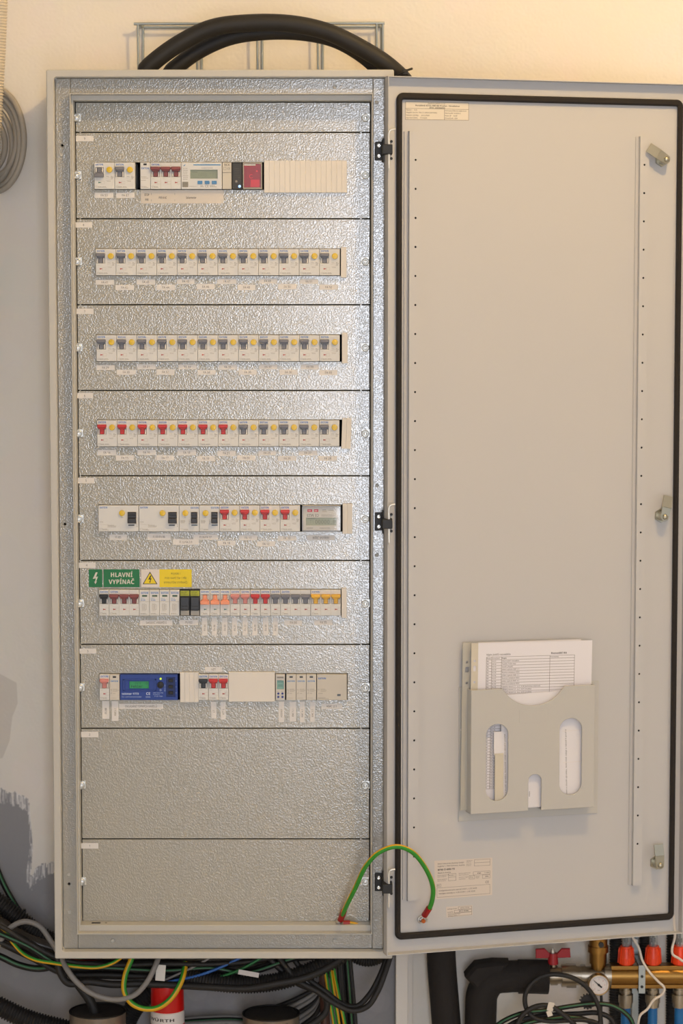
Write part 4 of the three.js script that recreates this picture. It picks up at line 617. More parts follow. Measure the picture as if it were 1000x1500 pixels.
  sheet('paper_sheet', 'plain sheet showing as a thin edge above the printed list', [700, 941], [850.5, 936.2], 0.012, H(690, 944, 0.012) - 0.004);
  sheet('paper_sheet', 'printed list of circuits with ruled columns sticking out of the pocket', [690, 942.5], [867, 939], 0.016, H(690, 943, 0.016) - 0.001, list);
  sheet('binding_strip', 'cream punched strip along the left edge of the printed list', [690.2, 942], [700.2, 941.7], 0.0175, H(690, 943, 0.0175) - 0.001, null, { strip: [968.5, 979.5, 999.5], mat: M.paper2 });
  sheet('paper_sheet', 'smaller white sheet at the front of the pocket, seen through the right slot', [733, 1018.2], [851, 1010], 0.021, H(733, 1018, 0.021) - 0.001, blank);
  { const A = onDoor(722.5, 1072, 0.023), B = onDoor(736.5, 1172, 0.023), m = onDoor(724, 1104, 0.023), q = onDoorThing('folded_leaflet', 'narrow folded cream leaflet seen through the left slot of the pocket', 'paper', A.x, bottom);
    q.add('upper_fold', box(A.x + 0.001, m.y - 0.004, 0.0222, B.x - 0.003, A.y, 0.0228), M.paper); q.add('lower_fold', box(m.x, bottom, 0.0232, B.x, m.y, 0.0256, 0.001), M.paper2); }
}
// ---------------------------------------------------------------- cables: pieces of hose and wire run through places read from the photograph
const CABLE = (name, label, category, pts, r, mat, group, o) => solo(name, tube(path(pts), r, { n: 110, ...o }), mat, label, category, group);
{ // bonding wire from the cabinet's bottom rail to the door
  const t = thing('bonding_wire', 'green and yellow earthing wire arching from the cabinet to the door', 'cable', P(497, 1352, -0.03));
  const o = t.position, a = P(497, 1352, -0.036), e = onDoor(617, 1347, 0.006), E_ = V(DOOR.x + e.x * Math.cos(DOOR.a) + 0.006 * Math.sin(DOOR.a), e.y, DOOR.z - e.x * Math.sin(DOOR.a) + 0.006 * Math.cos(DOOR.a));
  const w = [P(501.5, 1340, -0.02), P(507, 1327, 0.0), P(520, 1301, 0.03), P(536, 1268, 0.055), P(556, 1248, 0.068), P(580, 1240, 0.07), P(602, 1247, 0.062), P(622, 1270, 0.045), P(634, 1300, 0.025), P(632, 1322, 0.012), P(627, 1334, 0.004)];
  const T_ = (n, g, m) => part(t, n, rel(merge(Array.isArray(g) ? g : [g]), o), m);
  T_('sheath', tube(w, 0.0042, { n: 120, m: 14 }), M.earth);
  const p1 = P(503.5, 1335, -0.016), p2 = P(498.5, 1347.5, -0.031);
  T_('cable_lug', [tube([p1.clone(), p1.clone().lerp(p2, 0.5), p2], 0.0056, { n: 10 })], M.ferrule);
  const q1 = P(628.5, 1330, 0.007), q2 = P(621.5, 1341, -0.004); T_('cable_lug', [tube([q1, q1.clone().lerp(q2, 0.5), q2], 0.0056, { n: 10 })], M.ferrule);
  const ring = new THREE.TorusGeometry(0.0056, 0.0016, 8, 20); ring.rotateY(DOOR.a); ring.translate(E_.x, E_.y, E_.z); T_('ring_terminal', [ring, tube([E_.clone(), E_.clone().lerp(q2, 0.5), q2], 0.002, { n: 6 })], M.zinc);
  const l = disc(0, 0, -0.002, 0.002, 0.006); l.rotateX(-Math.PI / 2 + 0.1); l.translate(a.x - 0.001, RY0 + 0.0155, -0.038); T_('ring_terminal', [l, tube([V(a.x, RY0 + 0.0155, -0.037), p2.clone().lerp(V(a.x, RY0 + 0.015, -0.037), 0.4), p2], 0.002, { n: 6 }), (() => { const g = cyl(0.0045, 0.0045, 0.007, 6); g.translate(a.x - 0.001, RY0 + 0.0205, -0.038); return g; })()], M.zinc);
  const s = thing('earth_wire', 'short green and yellow wire with a red lug on the bottom ledge', 'cable', P(506, 1353, -0.034)), so = s.position;
  const S_ = (n, g, m) => part(s, n, rel(g, so), m);
  S_('cable_lug', tube([P(502.5, 1352, -0.034), P(507, 1352, -0.034), P(512.5, 1351.8, -0.034)], 0.0048, { n: 8 }), M.ferrule); S_('sheath', tube([P(512, 1352, -0.034), P(517, 1352.6, -0.034), P(523, 1354.2, -0.036), P(527, 1355.5, -0.045)], 0.003, { n: 24 }), M.earth2);
}
{ // two heavy cables over the cabinet
  CABLE('power_cable', 'thick black power cable in front, arching highest over the cabinet top', 'cable', [[213, 109.2, -0.1], [213, 103, -0.1], [226, 90, -0.1], [262, 64, -0.1], [310, 41, -0.1], [370, 33.5, -0.1], [430, 35.5, -0.1], [480, 47, -0.1], [528, 70, -0.1], [566, 94, -0.1], [594, 121, -0.12], [606, 152, -0.165], [609, 260, -0.19], [606, 500, -0.205], [600, 900, -0.212], [592, 1200, -0.216], [591, 1292, -0.217]], 0.0152, M.rubber, undefined, { n: 220, m: 18 });
  CABLE('power_cable', 'thick black power cable behind, on the inside of the arch over the cabinet', 'cable', [[249, 112.2, -0.14], [250, 106, -0.14], [262, 95, -0.14], [292, 74, -0.14], [335, 55, -0.138], [380, 47.5, -0.135], [440, 47.5, -0.135], [490, 58, -0.138], [530, 80, -0.14], [552, 99, -0.14], [558, 106, -0.14], [559, 112.2, -0.14]], 0.0142, M.rubber, undefined, { n: 120, m: 18 });
  const p = P(592, 108, -0.1); solo('cable_tie', [tube([p.clone().add(V(-0.014, -0.006, 0.016)), p.clone().add(V(0, 0.002, 0.02)), p.clone().add(V(0.013, 0.008, 0.008))], 0.002, { n: 12 }), box(p.x - 0.004, p.y - 0.004, p.z + 0.013, p.x + 0.006, p.y + 0.006, p.z + 0.021, 0.001)], M.black, 'black tie at the right end of the thick cables', 'cable tie');
}
{ // wire tray on the wall behind the cabinet
  const b = P(378, 118, -0.235), t = thing('cable_tray', 'zinc wire mesh cable tray on the wall above the cabinet', 'cable tray', V(b.x, P(378, 119, -0.235).y, -0.235)), o = t.position;
  const W = (a, c, r = 0.0022) => rel(tube([a, a.clone().lerp(c, 0.5), c], r, { n: 4, m: 8 }), o);
  const zf = -0.215, zb = -0.237, low = 118.5;
  part(t, 'front_wire', W(P(196, 35, zf), P(563, 34, zf), 0.0026), M.galv); part(t, 'back_wire', W(P(202, 40, zb), P(561, 39, zb), 0.0022), M.galv);
  for (const x of [202, 288, 376.5, 465, 551.5]) { part(t, 'cross_wire', W(P(x, 33.5, zf), P(x + 1, low, zf)), M.galv); part(t, 'cross_wire', W(P(x + 7.5, 37, zb), P(x + 7.5, low, zb)), M.galv); part(t, 'spacer_wire', W(P(x, 35, zf), P(x + 7.5, 40, zb)), M.galv); }
  part(t, 'end_wire', W(P(560.5, 34, zf), P(560.5, low, zf)), M.galv);
}
// coil of grey hose and a pale corrugated pipe at the left edge
[[37, 205, 44, 76], [31, 207, 38, 68], [26, 203, 33, 55], [20, 214, 40, 60], [9.5, 212, 30, 42]].forEach(([rx, cy, ax, ay], i) => {
  const pts = []; for (let k = 0; k <= 20; k++) { const a = k / 20 * Math.PI * 2 * 0.985 + Math.PI; pts.push(P(rx - ax + Math.cos(a) * ax - 2, cy + Math.sin(a) * ay, -0.2 - 0.006 * i + 0.008 * Math.sin(k * 0.7))); }
  solo('hose_coil', tube(pts, 0.0054, { n: 90 }), M.greyHose, ['outermost loop of grey hose hanging at the left edge', 'second loop from outside of the hanging grey hose', 'third loop from outside of the hanging grey hose', 'fourth loop from outside of the hanging grey hose', 'innermost loop of grey hose hanging at the left edge'][i], 'hose', 'loops of grey hose on the wall');
});
solo('conduit', ribbed(path([[22, -760, -0.17], [2, -60, -0.17], [-1, 40, -0.175], [-8, 180, -0.18], [-16, 330, -0.19], [-60, 800, -0.2], [-90, 1700, -0.2]]), 0.0135, 0.0052, 16), M.beige, 'pale beige corrugated conduit at the upper left edge', 'conduit');

// ---------------------------------------------------------------- below the cabinet, left to right
const BLK = 'black cables bundled below the cabinet', BL = 'thin black cable in the bundle below the cabinet';
for (let i = 0; i < 15; i++) {
  const z = -0.078 - 0.0106 * i, q = (i * 5) % 15, j = () => (rnd() - 0.5) * 5, up = i % 3;
  const pts = [[-520, 1190 + q * 5, z], [-250, 1262 + q * 4, z], [-70, 1322 + q * 3, z], [-10, 1352 + q * 2.6 + j(), z], [40, 1378 + q * 2 + j(), z], [92, 1406 + q * 1.9 + j(), z], [160, 1411 + q * 1.8 + j(), z], [240, 1411 + q * 1.9 + j(), z], [310, 1412 + q * 1.7 + j(), z]];
  pts.push(...(up === 0 ? [[370, 1408 + q, z], [430, 1394, z], [450, 1386, z]] : up === 1 ? [[360, 1422 + q * 0.6, z], [420, 1405 + q * 0.4, z], [480, 1388, z]] : [[350, 1416 + q, z], [410, 1408, z], [500, 1396, z], [530, 1384, z]]));
  CABLE('cable', i % 5 === 1 ? 'thin black cable with a green stripe in the bundle below the cabinet' : BL, 'cable', pts, 0.0044 + 0.0008 * ((i * 3) % 4) / 3, i % 5 === 1 ? M.blackGreen : M.rubber, BLK, { n: 180 });
}
CABLE('cable', 'black cable with a green stripe curving down the wall at the left edge', 'cable', [[-50, 880, -0.21], [-40, 1100, -0.2], [-14, 1240, -0.19], [0, 1283, -0.19], [16, 1315, -0.19], [34, 1342, -0.19], [58, 1366, -0.19], [100, 1392, -0.19], [150, 1402, -0.19]], 0.0055, M.blackGreen);
{ const p = P(31, 1338, -0.186); solo('cable_tie', [(() => { const g = new THREE.TorusGeometry(0.0085, 0.002, 6, 20); g.rotateX(1.1); g.rotateZ(0.7); g.translate(p.x, p.y, p.z); return g; })(), box(p.x + 0.003, p.y + 0.005, p.z, p.x + 0.009, p.y + 0.009, p.z + 0.008, 0.001)], M.black, 'black tie around the striped cable at the left edge', 'cable tie'); }
solo('conduit', ribbed(path([[-520, 1130, -0.165], [-250, 1212, -0.165], [-60, 1292, -0.165], [-8, 1318, -0.165], [28, 1346, -0.165], [62, 1372, -0.165], [110, 1390, -0.165], [170, 1398, -0.165]]), 0.0175, 0.0055, 18), M.rubber, 'black corrugated conduit running down to the cabinet from the left edge', 'conduit');
CABLE('conduit', 'shiny dark pipe below the corrugated conduit at the left edge', 'conduit', [[-520, 1165, -0.145], [-250, 1248, -0.145], [-60, 1328, -0.145], [-6, 1350, -0.145], [26, 1370, -0.145], [58, 1384, -0.145], [110, 1396, -0.145], [180, 1404, -0.15]], 0.0135, std('#3a342f', 0.22), undefined, { m: 18 });
CABLE('cable', 'grey cable looping up over the pipes at the left and down below the cabinet', 'cable', [[-60, 1560, -0.1], [-24, 1450, -0.1], [-12, 1412, -0.1], [-2, 1384, -0.1], [14, 1360, -0.1], [36, 1350, -0.1], [58, 1357, -0.1], [74, 1378, -0.095], [88, 1400, -0.08], [97, 1418, -0.056], [112, 1438, -0.05], [136, 1456, -0.05], [168, 1464, -0.05], [196, 1458, -0.05], [214, 1440, -0.05], [227, 1416, -0.055], [235, 1394, -0.075]], 0.0049, M.greyCable, undefined, { n: 160 });
CABLE('cable', 'green and yellow wire running along the left side under the cabinet', 'cable', [[-200, 1288, -0.098], [-40, 1338, -0.098], [6, 1362, -0.098], [18, 1380, -0.092], [34, 1397, -0.085], [52, 1406, -0.075], [80, 1411, -0.066], [112, 1415.5, -0.062], [142, 1417, -0.062], [164, 1411, -0.065], [184, 1398, -0.08]], 0.0033, M.earth);
CABLE('cable', 'thin dark red wire beside the shiny pipe at the left', 'cable', [[-520, 1200, -0.07], [-220, 1290, -0.1], [-20, 1362, -0.118], [12, 1376, -0.118], [40, 1386, -0.118], [70, 1398, -0.116], [110, 1407, -0.115], [150, 1408, -0.115]], 0.0022, M.redCable);
CABLE('cable', 'black cable with a green stripe sagging lowest at the left edge', 'cable', [[-520, 1240, -0.13], [-250, 1310, -0.13], [-40, 1388, -0.13], [0, 1401, -0.13], [26, 1413, -0.13], [56, 1419, -0.13], [82, 1414.5, -0.13], [110, 1406, -0.13], [150, 1400, -0.13]], 0.0062, M.blackGreen);
solo('conduit', ribbed(path([[-520, 1290, -0.12], [-250, 1362, -0.12], [-60, 1446, -0.12], [-6, 1472, -0.12], [40, 1493, -0.12], [100, 1509, -0.12], [150, 1520, -0.12]]), 0.0185, 0.0055, 18), M.rubber, 'black corrugated conduit in the bottom left corner', 'conduit');
solo('conduit', ribbed(path([[178, 1560, -0.2], [182, 1508, -0.2], [198, 1474, -0.2], [224, 1452, -0.2], [260, 1440, -0.2]]), 0.0185, 0.0055, 16), M.rubber, 'black corrugated conduit behind the red can', 'conduit');
CABLE('cable', 'green and yellow wire hanging in a loop in front of the red can', 'cable', [[200, 1386, -0.075], [192, 1406, -0.07], [183, 1430, -0.062], [182, 1452, -0.055], [192, 1469, -0.05], [210, 1477.5, -0.05], [230, 1476.5, -0.05], [248, 1465, -0.05], [261, 1447, -0.055], [268, 1430, -0.065], [272, 1410, -0.085]], 0.0049, M.earth, undefined, { n: 140, m: 14 });
CABLE('cable', 'thin bright blue wire under the cabinet', 'cable', [[240, 1440, -0.085], [258, 1436, -0.08], [290, 1429, -0.075], [318, 1419, -0.075], [346, 1406, -0.078], [372, 1392, -0.085]], 0.0026, M.blueCable);
CABLE('cable', 'thin grey wire rising beside the blue one', 'cable', [[232, 1440, -0.09], [256, 1429, -0.085], [282, 1417, -0.08], [304, 1405, -0.08], [322, 1392, -0.085]], 0.0022, M.greyCable);
CABLE('cable', 'thin green wire rising to the right under the cabinet', 'cable', [[300, 1436, -0.08], [322, 1431, -0.075], [350, 1421, -0.072], [376, 1407, -0.074], [398, 1392, -0.08]], 0.0024, std('#1f6a34', 0.45));
{ const a = P(231, 1425, -0.066); const g = box(-0.0095, -0.0145, 0, 0.0075, 0.0145, 0.0008, 0.0003); g.rotateZ(-0.08); g.translate(a.x + 0.006, a.y, a.z); solo('paper_tag', g, M.white, 'white tag wrapped on the black cables above the red can', 'tag');
  const b = P(364, 1426, -0.055), h = box(-0.0185, -0.0045, 0, 0.0185, 0.0045, 0.0008, 0.0003); h.rotateZ(-0.18); h.translate(b.x, b.y, b.z); solo('paper_tag', h, std('#c9c5c2', 0.5), 'white strip of tape on the cables in the middle', 'tag'); }
CABLE('cable', 'slack black cable sagging lowest under the bundle', 'cable', [[84, 1402, -0.075], [88, 1424, -0.07], [100, 1440, -0.068], [130, 1438, -0.068], [165, 1442, -0.07], [200, 1441, -0.072], [250, 1443, -0.075], [310, 1446, -0.064], [360, 1448, -0.056], [410, 1440, -0.054], [450, 1431, -0.058], [485, 1414, -0.07], [510, 1395, -0.085]], 0.0066, M.rubber, undefined, { n: 160 });
solo('conduit', ribbed(path([[268, 1430, -0.095], [310, 1438, -0.08], [360, 1442, -0.076], [410, 1437, -0.076], [450, 1424, -0.078], [488, 1406, -0.086], [520, 1384, -0.1]]), 0.0165, 0.0052, 18), M.rubber, 'black corrugated conduit sagging in the middle under the cabinet', 'conduit');
solo('conduit', ribbed(path([[500, 1380, -0.19], [516, 1400, -0.19], [538, 1408, -0.19], [562, 1400, -0.19], [578, 1380, -0.19]]), 0.0105, 0.0046, 16), M.rubber, 'small black corrugated hose bending just below the right corner of the cabinet', 'conduit');
CABLE('cable', 'outer black cable hanging in a wide loop below the right corner', 'cable', [[398, 1384, -0.085], [414, 1410, -0.075], [436, 1436, -0.068], [464, 1452, -0.064], [490, 1470, -0.062], [516, 1480.5, -0.06], [538, 1474, -0.062], [553, 1452, -0.066], [564, 1424, -0.075], [574, 1392, -0.09]], 0.0052, M.rubber, undefined, { n: 140 });
CABLE('cable', 'inner black cable hanging in a loop below the right corner', 'cable', [[418, 1384, -0.1], [434, 1410, -0.09], [452, 1434, -0.08], [476, 1452, -0.076], [500, 1470, -0.074], [522, 1474, -0.074], [540, 1458, -0.078], [554, 1434, -0.085], [566, 1404, -0.095], [572, 1384, -0.1]], 0.005, M.rubber, undefined, { n: 140 });
CABLE('cable', 'black cable turning down beside the brown pipe', 'cable', [[380, 1388, -0.095], [405, 1414, -0.09], [436, 1440, -0.085], [462, 1450, -0.082], [477, 1462, -0.08], [478, 1480, -0.08], [466, 1494, -0.08], [446, 1506, -0.08]], 0.006, M.rubber);
CABLE('pipe', 'vertical dark brown pipe under the cabinet', 'pipe', [[472, 1380, -0.165], [474, 1440, -0.165], [477, 1520, -0.165], [480, 1700, -0.165]], 0.009, M.brownPipe);
[[476, 490, 'left'], [484, 497, 'middle'], [488, 506, 'right']].forEach(([a, b, s], i) => CABLE('cable', `${s} one of three upright green and yellow wires`, 'cable', [[a - 4, 1380, -0.14 + i * 0.004], [a, 1418, -0.14 + i * 0.004], [(a + b) / 2 - 1, 1460, -0.14], [b, 1510, -0.14], [b + 4, 1640, -0.14]], 0.0034, i === 1 ? M.earth2 : M.earth, 'upright earth wires'));
[[496, 502], [502, 508], [508, 515], [513, 521], [499, 505]].forEach(([a, b], i) => CABLE('cable', i === 2 ? 'upright black cable with a green stripe' : 'upright plain black cable dropping from the cabinet', 'cable', [[a - 3, 1380, -0.16 - 0.008 * (i % 2)], [a, 1415, -0.16 - 0.008 * (i % 2)], [(a + b) / 2, 1460, -0.16 - 0.008 * (i % 2)], [b, 1510, -0.16 - 0.008 * (i % 2)], [b + 8, 1650, -0.16]], 0.0046, i === 2 ? M.blackGreen : M.rubber, i === 2 ? undefined : 'upright black cables'));
for (let i = 0; i < 7; i++) CABLE('cable', 'grey cable in the fan behind the right tin', 'cable', [[482 - i * 1.2, 1424 + i * 6, -0.2 + 0.004 * i], [462, 1447 + i * 6.5, -0.2 + 0.004 * i], [436, 1462 + i * 7.4, -0.2 + 0.003 * i], [412, 1472 + i * 8, -0.198], [392, 1478 + i * 8, -0.2]], 0.0042, i % 3 ? M.greyCable : M.rubber, 'fan of grey cables');
for (let i = 0; i < 3; i++) CABLE('cable', ['lowest grey cable lying behind the red can', 'green-striped black cable lying low behind the red can', 'highest grey cable lying behind the red can'][i], 'cable', [[250, 1496 + i * 3, -0.2 + i * 0.006], [300, 1491 + i * 4, -0.2 + i * 0.006], [340, 1490 + i * 4, -0.2 + i * 0.006], [380, 1494 + i * 4, -0.2 + i * 0.006]], 0.005, i === 1 ? M.blackGreen : M.greyCable, 'low cables by the wall');
// tins with a black filling and an aerosol can, standing on the floor
function sleeve(px, top, rx, z, label, scrawl) {
  const c = P(px, top, z), r = rx * (CAM_Z - z) / F, t = thing('floor_sleeve', label, 'pipe sleeve', V(c.x, 0, z));
  const R = print(r * 2000 * Math.PI / 2, c.y * 500, (x, W, H) => { x.fillStyle = '#7f7468'; x.fillRect(-1, -1, W + 2, H + 2); for (let i = 0; i < 60; i++) { x.fillStyle = `rgba(${90 + rnd() * 90},${80 + rnd() * 80},${70 + rnd() * 70},0.25)`; x.fillRect(rnd() * W, rnd() * H, 1 + rnd() * 5, 0.5 + rnd() * 2); } if (scrawl) { x.strokeStyle = '#2c2723'; x.lineWidth = 1; x.beginPath(); x.moveTo(W * 0.46, 4); x.lineTo(W * 0.55, 3.4); x.lineTo(W * 0.5, 9); x.moveTo(W * 0.6, 4.4); x.lineTo(W * 0.7, 4); x.lineTo(W * 0.66, 9); x.stroke(); } }, 4);
  const wall = new THREE.CylinderGeometry(r, r, c.y, 48, 1, true); wall.rotateY(-Math.PI / 2); wall.translate(0, c.y / 2, 0); const uv = wall.attributes.uv; for (let i = 0; i < uv.count; i++) uv.setXY(i, R.u0 + (1 - Math.abs(uv.getX(i) * 2 - 1)) * (R.u1 - R.u0), R.v0 + uv.getY(i) * (R.v1 - R.v0));
  part(t, 'tin_wall', wall, new THREE.MeshPhysicalMaterial({ map: R.page.tex, roughness: 0.35, metalness: 0.55 }));
  part(t, 'rim', (() => { const g = new THREE.TorusGeometry(r - 0.0002, 0.0014, 8, 48); g.rotateX(Math.PI / 2); g.translate(0, c.y, 0); return g; })(), M.black);
  part(t, 'filling', lathe([[0, c.y - 0.004], [r * 0.5, c.y - 0.002], [r * 0.9, c.y - 0.0005], [r - 0.001, c.y - 0.001], [r - 0.001, 0.01], [0, 0.01]], 40), M.foam);
  return c;
}
sleeve(143, 1480.5, 42, -0.09, 'metal tin with black filling at the left, a cable going into it', false);
sleeve(397, 1484, 42.5, -0.09, 'metal tin with black filling in the middle, scrawled on its side', true);
CABLE('cable', 'black cable dropping into the left tin', 'cable', [[92, 1404, -0.105], [104, 1426, -0.1], [118, 1446, -0.095], [132, 1466, -0.09], [138, 1482, -0.09], [139, 1492, -0.09]], 0.0085, M.rubber);
{
  const z = -0.1, c = P(245, 1440, z), r = 25.2 * (CAM_Z - z) / F, cap = P(245, 1485, z + r).y, t = thing('spray_can', 'red-capped white spray can standing under the cabinet', 'can', V(c.x, 0, z));
  part(t, 'cap', lathe([[0, c.y - 0.001], [r * 0.84, c.y - 0.001], [r * 0.88, c.y + 0.0006], [r * 0.94, c.y], [r * 0.975, c.y - 0.002], [r * 0.99, cap], [r * 0.9, cap - 0.001]], 40), M.canRed);
  const W = r * 1000 * Math.PI, R = print(W, 60, (x) => { x.fillStyle = '#dcd6d2'; x.fillRect(-1, -1, W + 2, 64); for (const k of [0.27, 0.77]) { const q = W * k; say(x, 'WÜRTH', q - 14, 9, 7.6, { bold: true, color: '#2a2626' }); x.fillStyle = '#c01a18'; x.fillRect(q + 29, 3.4, 2.6, 6); x.fillRect(q + 31.4, 5, 2, 2.4); x.fillRect(q + 33.2, 3.4, 2.6, 6); } x.fillStyle = '#c01a18'; x.fillRect(0, 20, W, 30); }, 5);
  const body = new THREE.CylinderGeometry(r, r, cap - 0.008, 48, 1, true); body.translate(0, (cap - 0.008) / 2 + 0.004, 0); const uv = body.attributes.uv; for (let i = 0; i < uv.count; i++) { const u = (uv.getX(i) * 2) % 1.00001; uv.setXY(i, R.u0 + u * (R.u1 - R.u0), R.v1 - (1 - uv.getY(i)) * (R.v1 - R.v0) * 3.4); }
  for (let i = 0; i < uv.count; i++) if (uv.getY(i) < R.v0) uv.setY(i, R.v0);
  const rows = new THREE.CylinderGeometry(r, r, 0.06, 48, 1, true); rows.rotateY(-2.03); const u2 = rows.attributes.uv; rows.translate(0, cap - 0.004 - 0.03, 0); for (let i = 0; i < u2.count; i++) u2.setXY(i, R.u0 + u2.getX(i) * (R.u1 - R.u0), R.v0 + u2.getY(i) * (R.v1 - R.v0));
  part(t, 'label_sleeve', rows, printed(R, 'plastic')); part(t, 'body', lathe([[r * 0.86, cap + 0.001], [r * 0.96, cap - 0.002], [r * 0.998, cap - 0.004], [r * 0.998, 0.004], [r * 0.92, 0], [0, 0.002]], 40), M.white);
}
// white cable duct down the wall beside the cabinet
{
  const a = P(579.5, 1396, -0.2), b = P(597.5, 1396, -0.2), c = P(604.5, 1396, -0.225), t = thing('cable_duct', 'white plastic cable duct running down the wall below the hinge side', 'duct', V((a.x + b.x) / 2, 0, WALL)), o = t.position;
  part(t, 'duct_body', rel(box(a.x, 0, WALL, b.x, 0.46, -0.2, 0.0015), o), M.offwhite); part(t, 'duct_cover', rel(box(b.x - 0.001, 0, WALL, c.x, 0.46, -0.222, 0.0015), o), M.offwhite);
}

// ---------------------------------------------------------------- heating pipes below the door
CABLE('insulated_pipe', 'straight black insulated pipe running down beside the white duct', 'pipe', [[646, 1330, -0.185], [646, 1400, -0.185], [652, 1480, -0.185], [658, 1560, -0.185], [668, 1720, -0.185]], 0.0265, M.foam, undefined, { n: 40, m: 28 });
{
  const t = thing('insulated_pipe', 'black foam-wrapped pipe elbow leading to the red-handled valve', 'pipe', V(P(703, 1500, -0.17).x, 0, -0.17)), o = t.position, z = -0.172, r = 0.0298;
  const a = P(704, 1500, z), h = P(720, 1430, z), e = P(803, 1431, z), A = V(a.x, 0, z);
  part(t, 'pipe_wrap', rel(tube([A, V(a.x, 0.1, z), V(a.x, h.y - 0.062, z), V(a.x + 0.003, h.y - 0.03, z), V(a.x + 0.02, h.y - 0.006, z), V(a.x + 0.05, h.y - 0.0005, z), V((a.x + e.x) / 2 + 0.02, h.y, z), V(e.x - 0.03, h.y, z)], r * 0.97, { n: 90, m: 28 }), o), M.foam);
  const cuff = tube([V(e.x - 0.055, h.y, z), V(e.x - 0.03, h.y, z), V(e.x, h.y - 0.001, z)], r * 1.06, { n: 12, m: 9 }); part(t, 'end_wrap', rel(cuff, o), M.foam);
  const p = new THREE.Shape(); [[-0.012, 0.026], [0.02, 0.0305], [0.05, 0.03], [0.03, 0.0], [0, -0.03], [-0.031, 0.004]].forEach(([x, y], i) => i ? p.lineTo(a.x + x, h.y + y) : p.moveTo(a.x + x, h.y + y));
  part(t, 'corner_wrap', rel(slab(p, z - 0.022, z + 0.024, 0.006), o), M.foam);
}
{
  const z = -0.165, bar = P(950, 1429, z), t = thing('heating_manifold', 'brass underfloor heating manifold with orange flow meters, valve and gauge', 'manifold', V(P(900, 1429, z).x, bar.y - 0.06, z)), o = t.position;
  const y0 = bar.y, X = (px, zz = z) => P(px, 1429, zz).x, Y = (py, zz = z) => P(900, py, zz).y;
  const horiz = (x0, x1, r0, r1 = r0, n = 24, yc = y0, zc = z) => { const g = cyl(r0, r1, x1 - x0, n); g.rotateZ(-Math.PI / 2); g.translate((x0 + x1) / 2, yc, zc); return g; };
  const vert = (x, ya, yb, r0, r1 = r0, n = 24, zc = z) => { const g = cyl(r0, r1, yb - ya, n); g.translate(x, (ya + yb) / 2, zc); return g; };
  const part_ = (p, n, g, m) => part(p, n, rel(merge(Array.isArray(g) ? g : [g]), o), m);
  // bar: round pipe with flat shoulders above and below
  const hh = (Y(1412.5) - Y(1446)) / 2;
  part_(t, 'manifold_bar', [horiz(X(893), X(1060), hh * 0.84), box(X(893), y0 + hh * 0.62, z - 0.013, X(1060), y0 + hh, z + 0.013, 0.0015), box(X(893), y0 - hh, z - 0.012, X(1060), y0 - hh * 0.66, z + 0.012, 0.0015)], M.brass);
  part_(t, 'collar', [horiz(X(884), X(894), hh * 1.02, hh * 1.02, 8)], M.nickel);
  // valve body, union nuts, tee
  const v = part_(t, 'ball_valve', [horiz(X(798), X(823), 0.0155), horiz(X(806), X(816), 0.0185, 0.0185, 8), horiz(X(822), X(829), 0.0205, 0.0205, 24), horiz(X(829), X(843), 0.0228, 0.0228, 6), vert(X(810), y0, Y(1410), 0.006)], M.nickel);
  part_(t, 'union_nut', [horiz(X(843), X(852), 0.0175), horiz(X(850), X(857), 0.021, 0.021, 6), horiz(X(856), X(886), 0.0165)], M.nickel);
  part_(v, 'valve_handle', [vert(X(809.5), Y(1412), Y(1396), 0.0098, 0.0082, 20), (() => { const s = new THREE.Shape(), w = (px, py) => [X(px), Y(py)]; [[784, 1390], [797, 1389], [804.5, 1396.5], [804.5, 1402], [800, 1403], [784, 1403]].forEach((q, i) => i ? s.lineTo(...w(...q)) : s.moveTo(...w(...q))); return slab(s, z - 0.004, z + 0.004, 0.001); })(), (() => { const s = new THREE.Shape(), w = (px, py) => [X(px), Y(py)]; [[815, 1396.5], [822, 1389], [834, 1389], [835, 1402], [818, 1402.5], [815, 1402]].forEach((q, i) => i ? s.lineTo(...w(...q)) : s.moveTo(...w(...q))); return slab(s, z - 0.004, z + 0.004, 0.001); })()], M.handleRed);
  part_(v, 'handle_nut', [vert(X(809), Y(1397), Y(1391.5), 0.0045, 0.0045, 6), vert(X(809), Y(1391.5), Y(1389), 0.002)], M.zinc);
  // air vent
  const xv = X(875.5); part_(t, 'air_vent', [vert(xv, y0, Y(1413), 0.0125), vert(xv, Y(1415), Y(1410.5), 0.0145, 0.0145, 6), vert(xv, Y(1411), Y(1394), 0.0155, 0.0158, 8), vert(xv, Y(1394), Y(1385), 0.0188), vert(xv, Y(1385), Y(1352), 0.017)], M.brass);
  part_(t, 'vent_port', (() => { const g = disc(X(878), Y(1384, -0.146), z + 0.014, z + 0.0215, 0.0048); return g; })(), M.black);
  // pressure gauge
  const gx = P(877, 1443, -0.125), r = 0.0192, gd = print(40, 40, (c) => { c.fillStyle = '#dcd6d4'; c.fillRect(-1, -1, 44, 44); c.strokeStyle = '#3a3634'; c.lineWidth = 0.5; for (let i = 0; i <= 24; i++) { const a = (135 + i * 11.25) * Math.PI / 180, l = i % 4 ? 15.6 : 14.6; c.beginPath(); c.moveTo(20 + Math.cos(a) * l, 20 + Math.sin(a) * l); c.lineTo(20 + Math.cos(a) * 17, 20 + Math.sin(a) * 17); c.stroke(); } for (let i = 0; i <= 6; i++) { const a = (135 + i * 45) * Math.PI / 180; say(c, String(i), 20 + Math.cos(a) * 11.6, 20 + Math.sin(a) * 11.6, 3.6, { align: 'center', color: '#b5535a' }); } say(c, 'bar', 20, 31, 3.4, { align: 'center' }); });
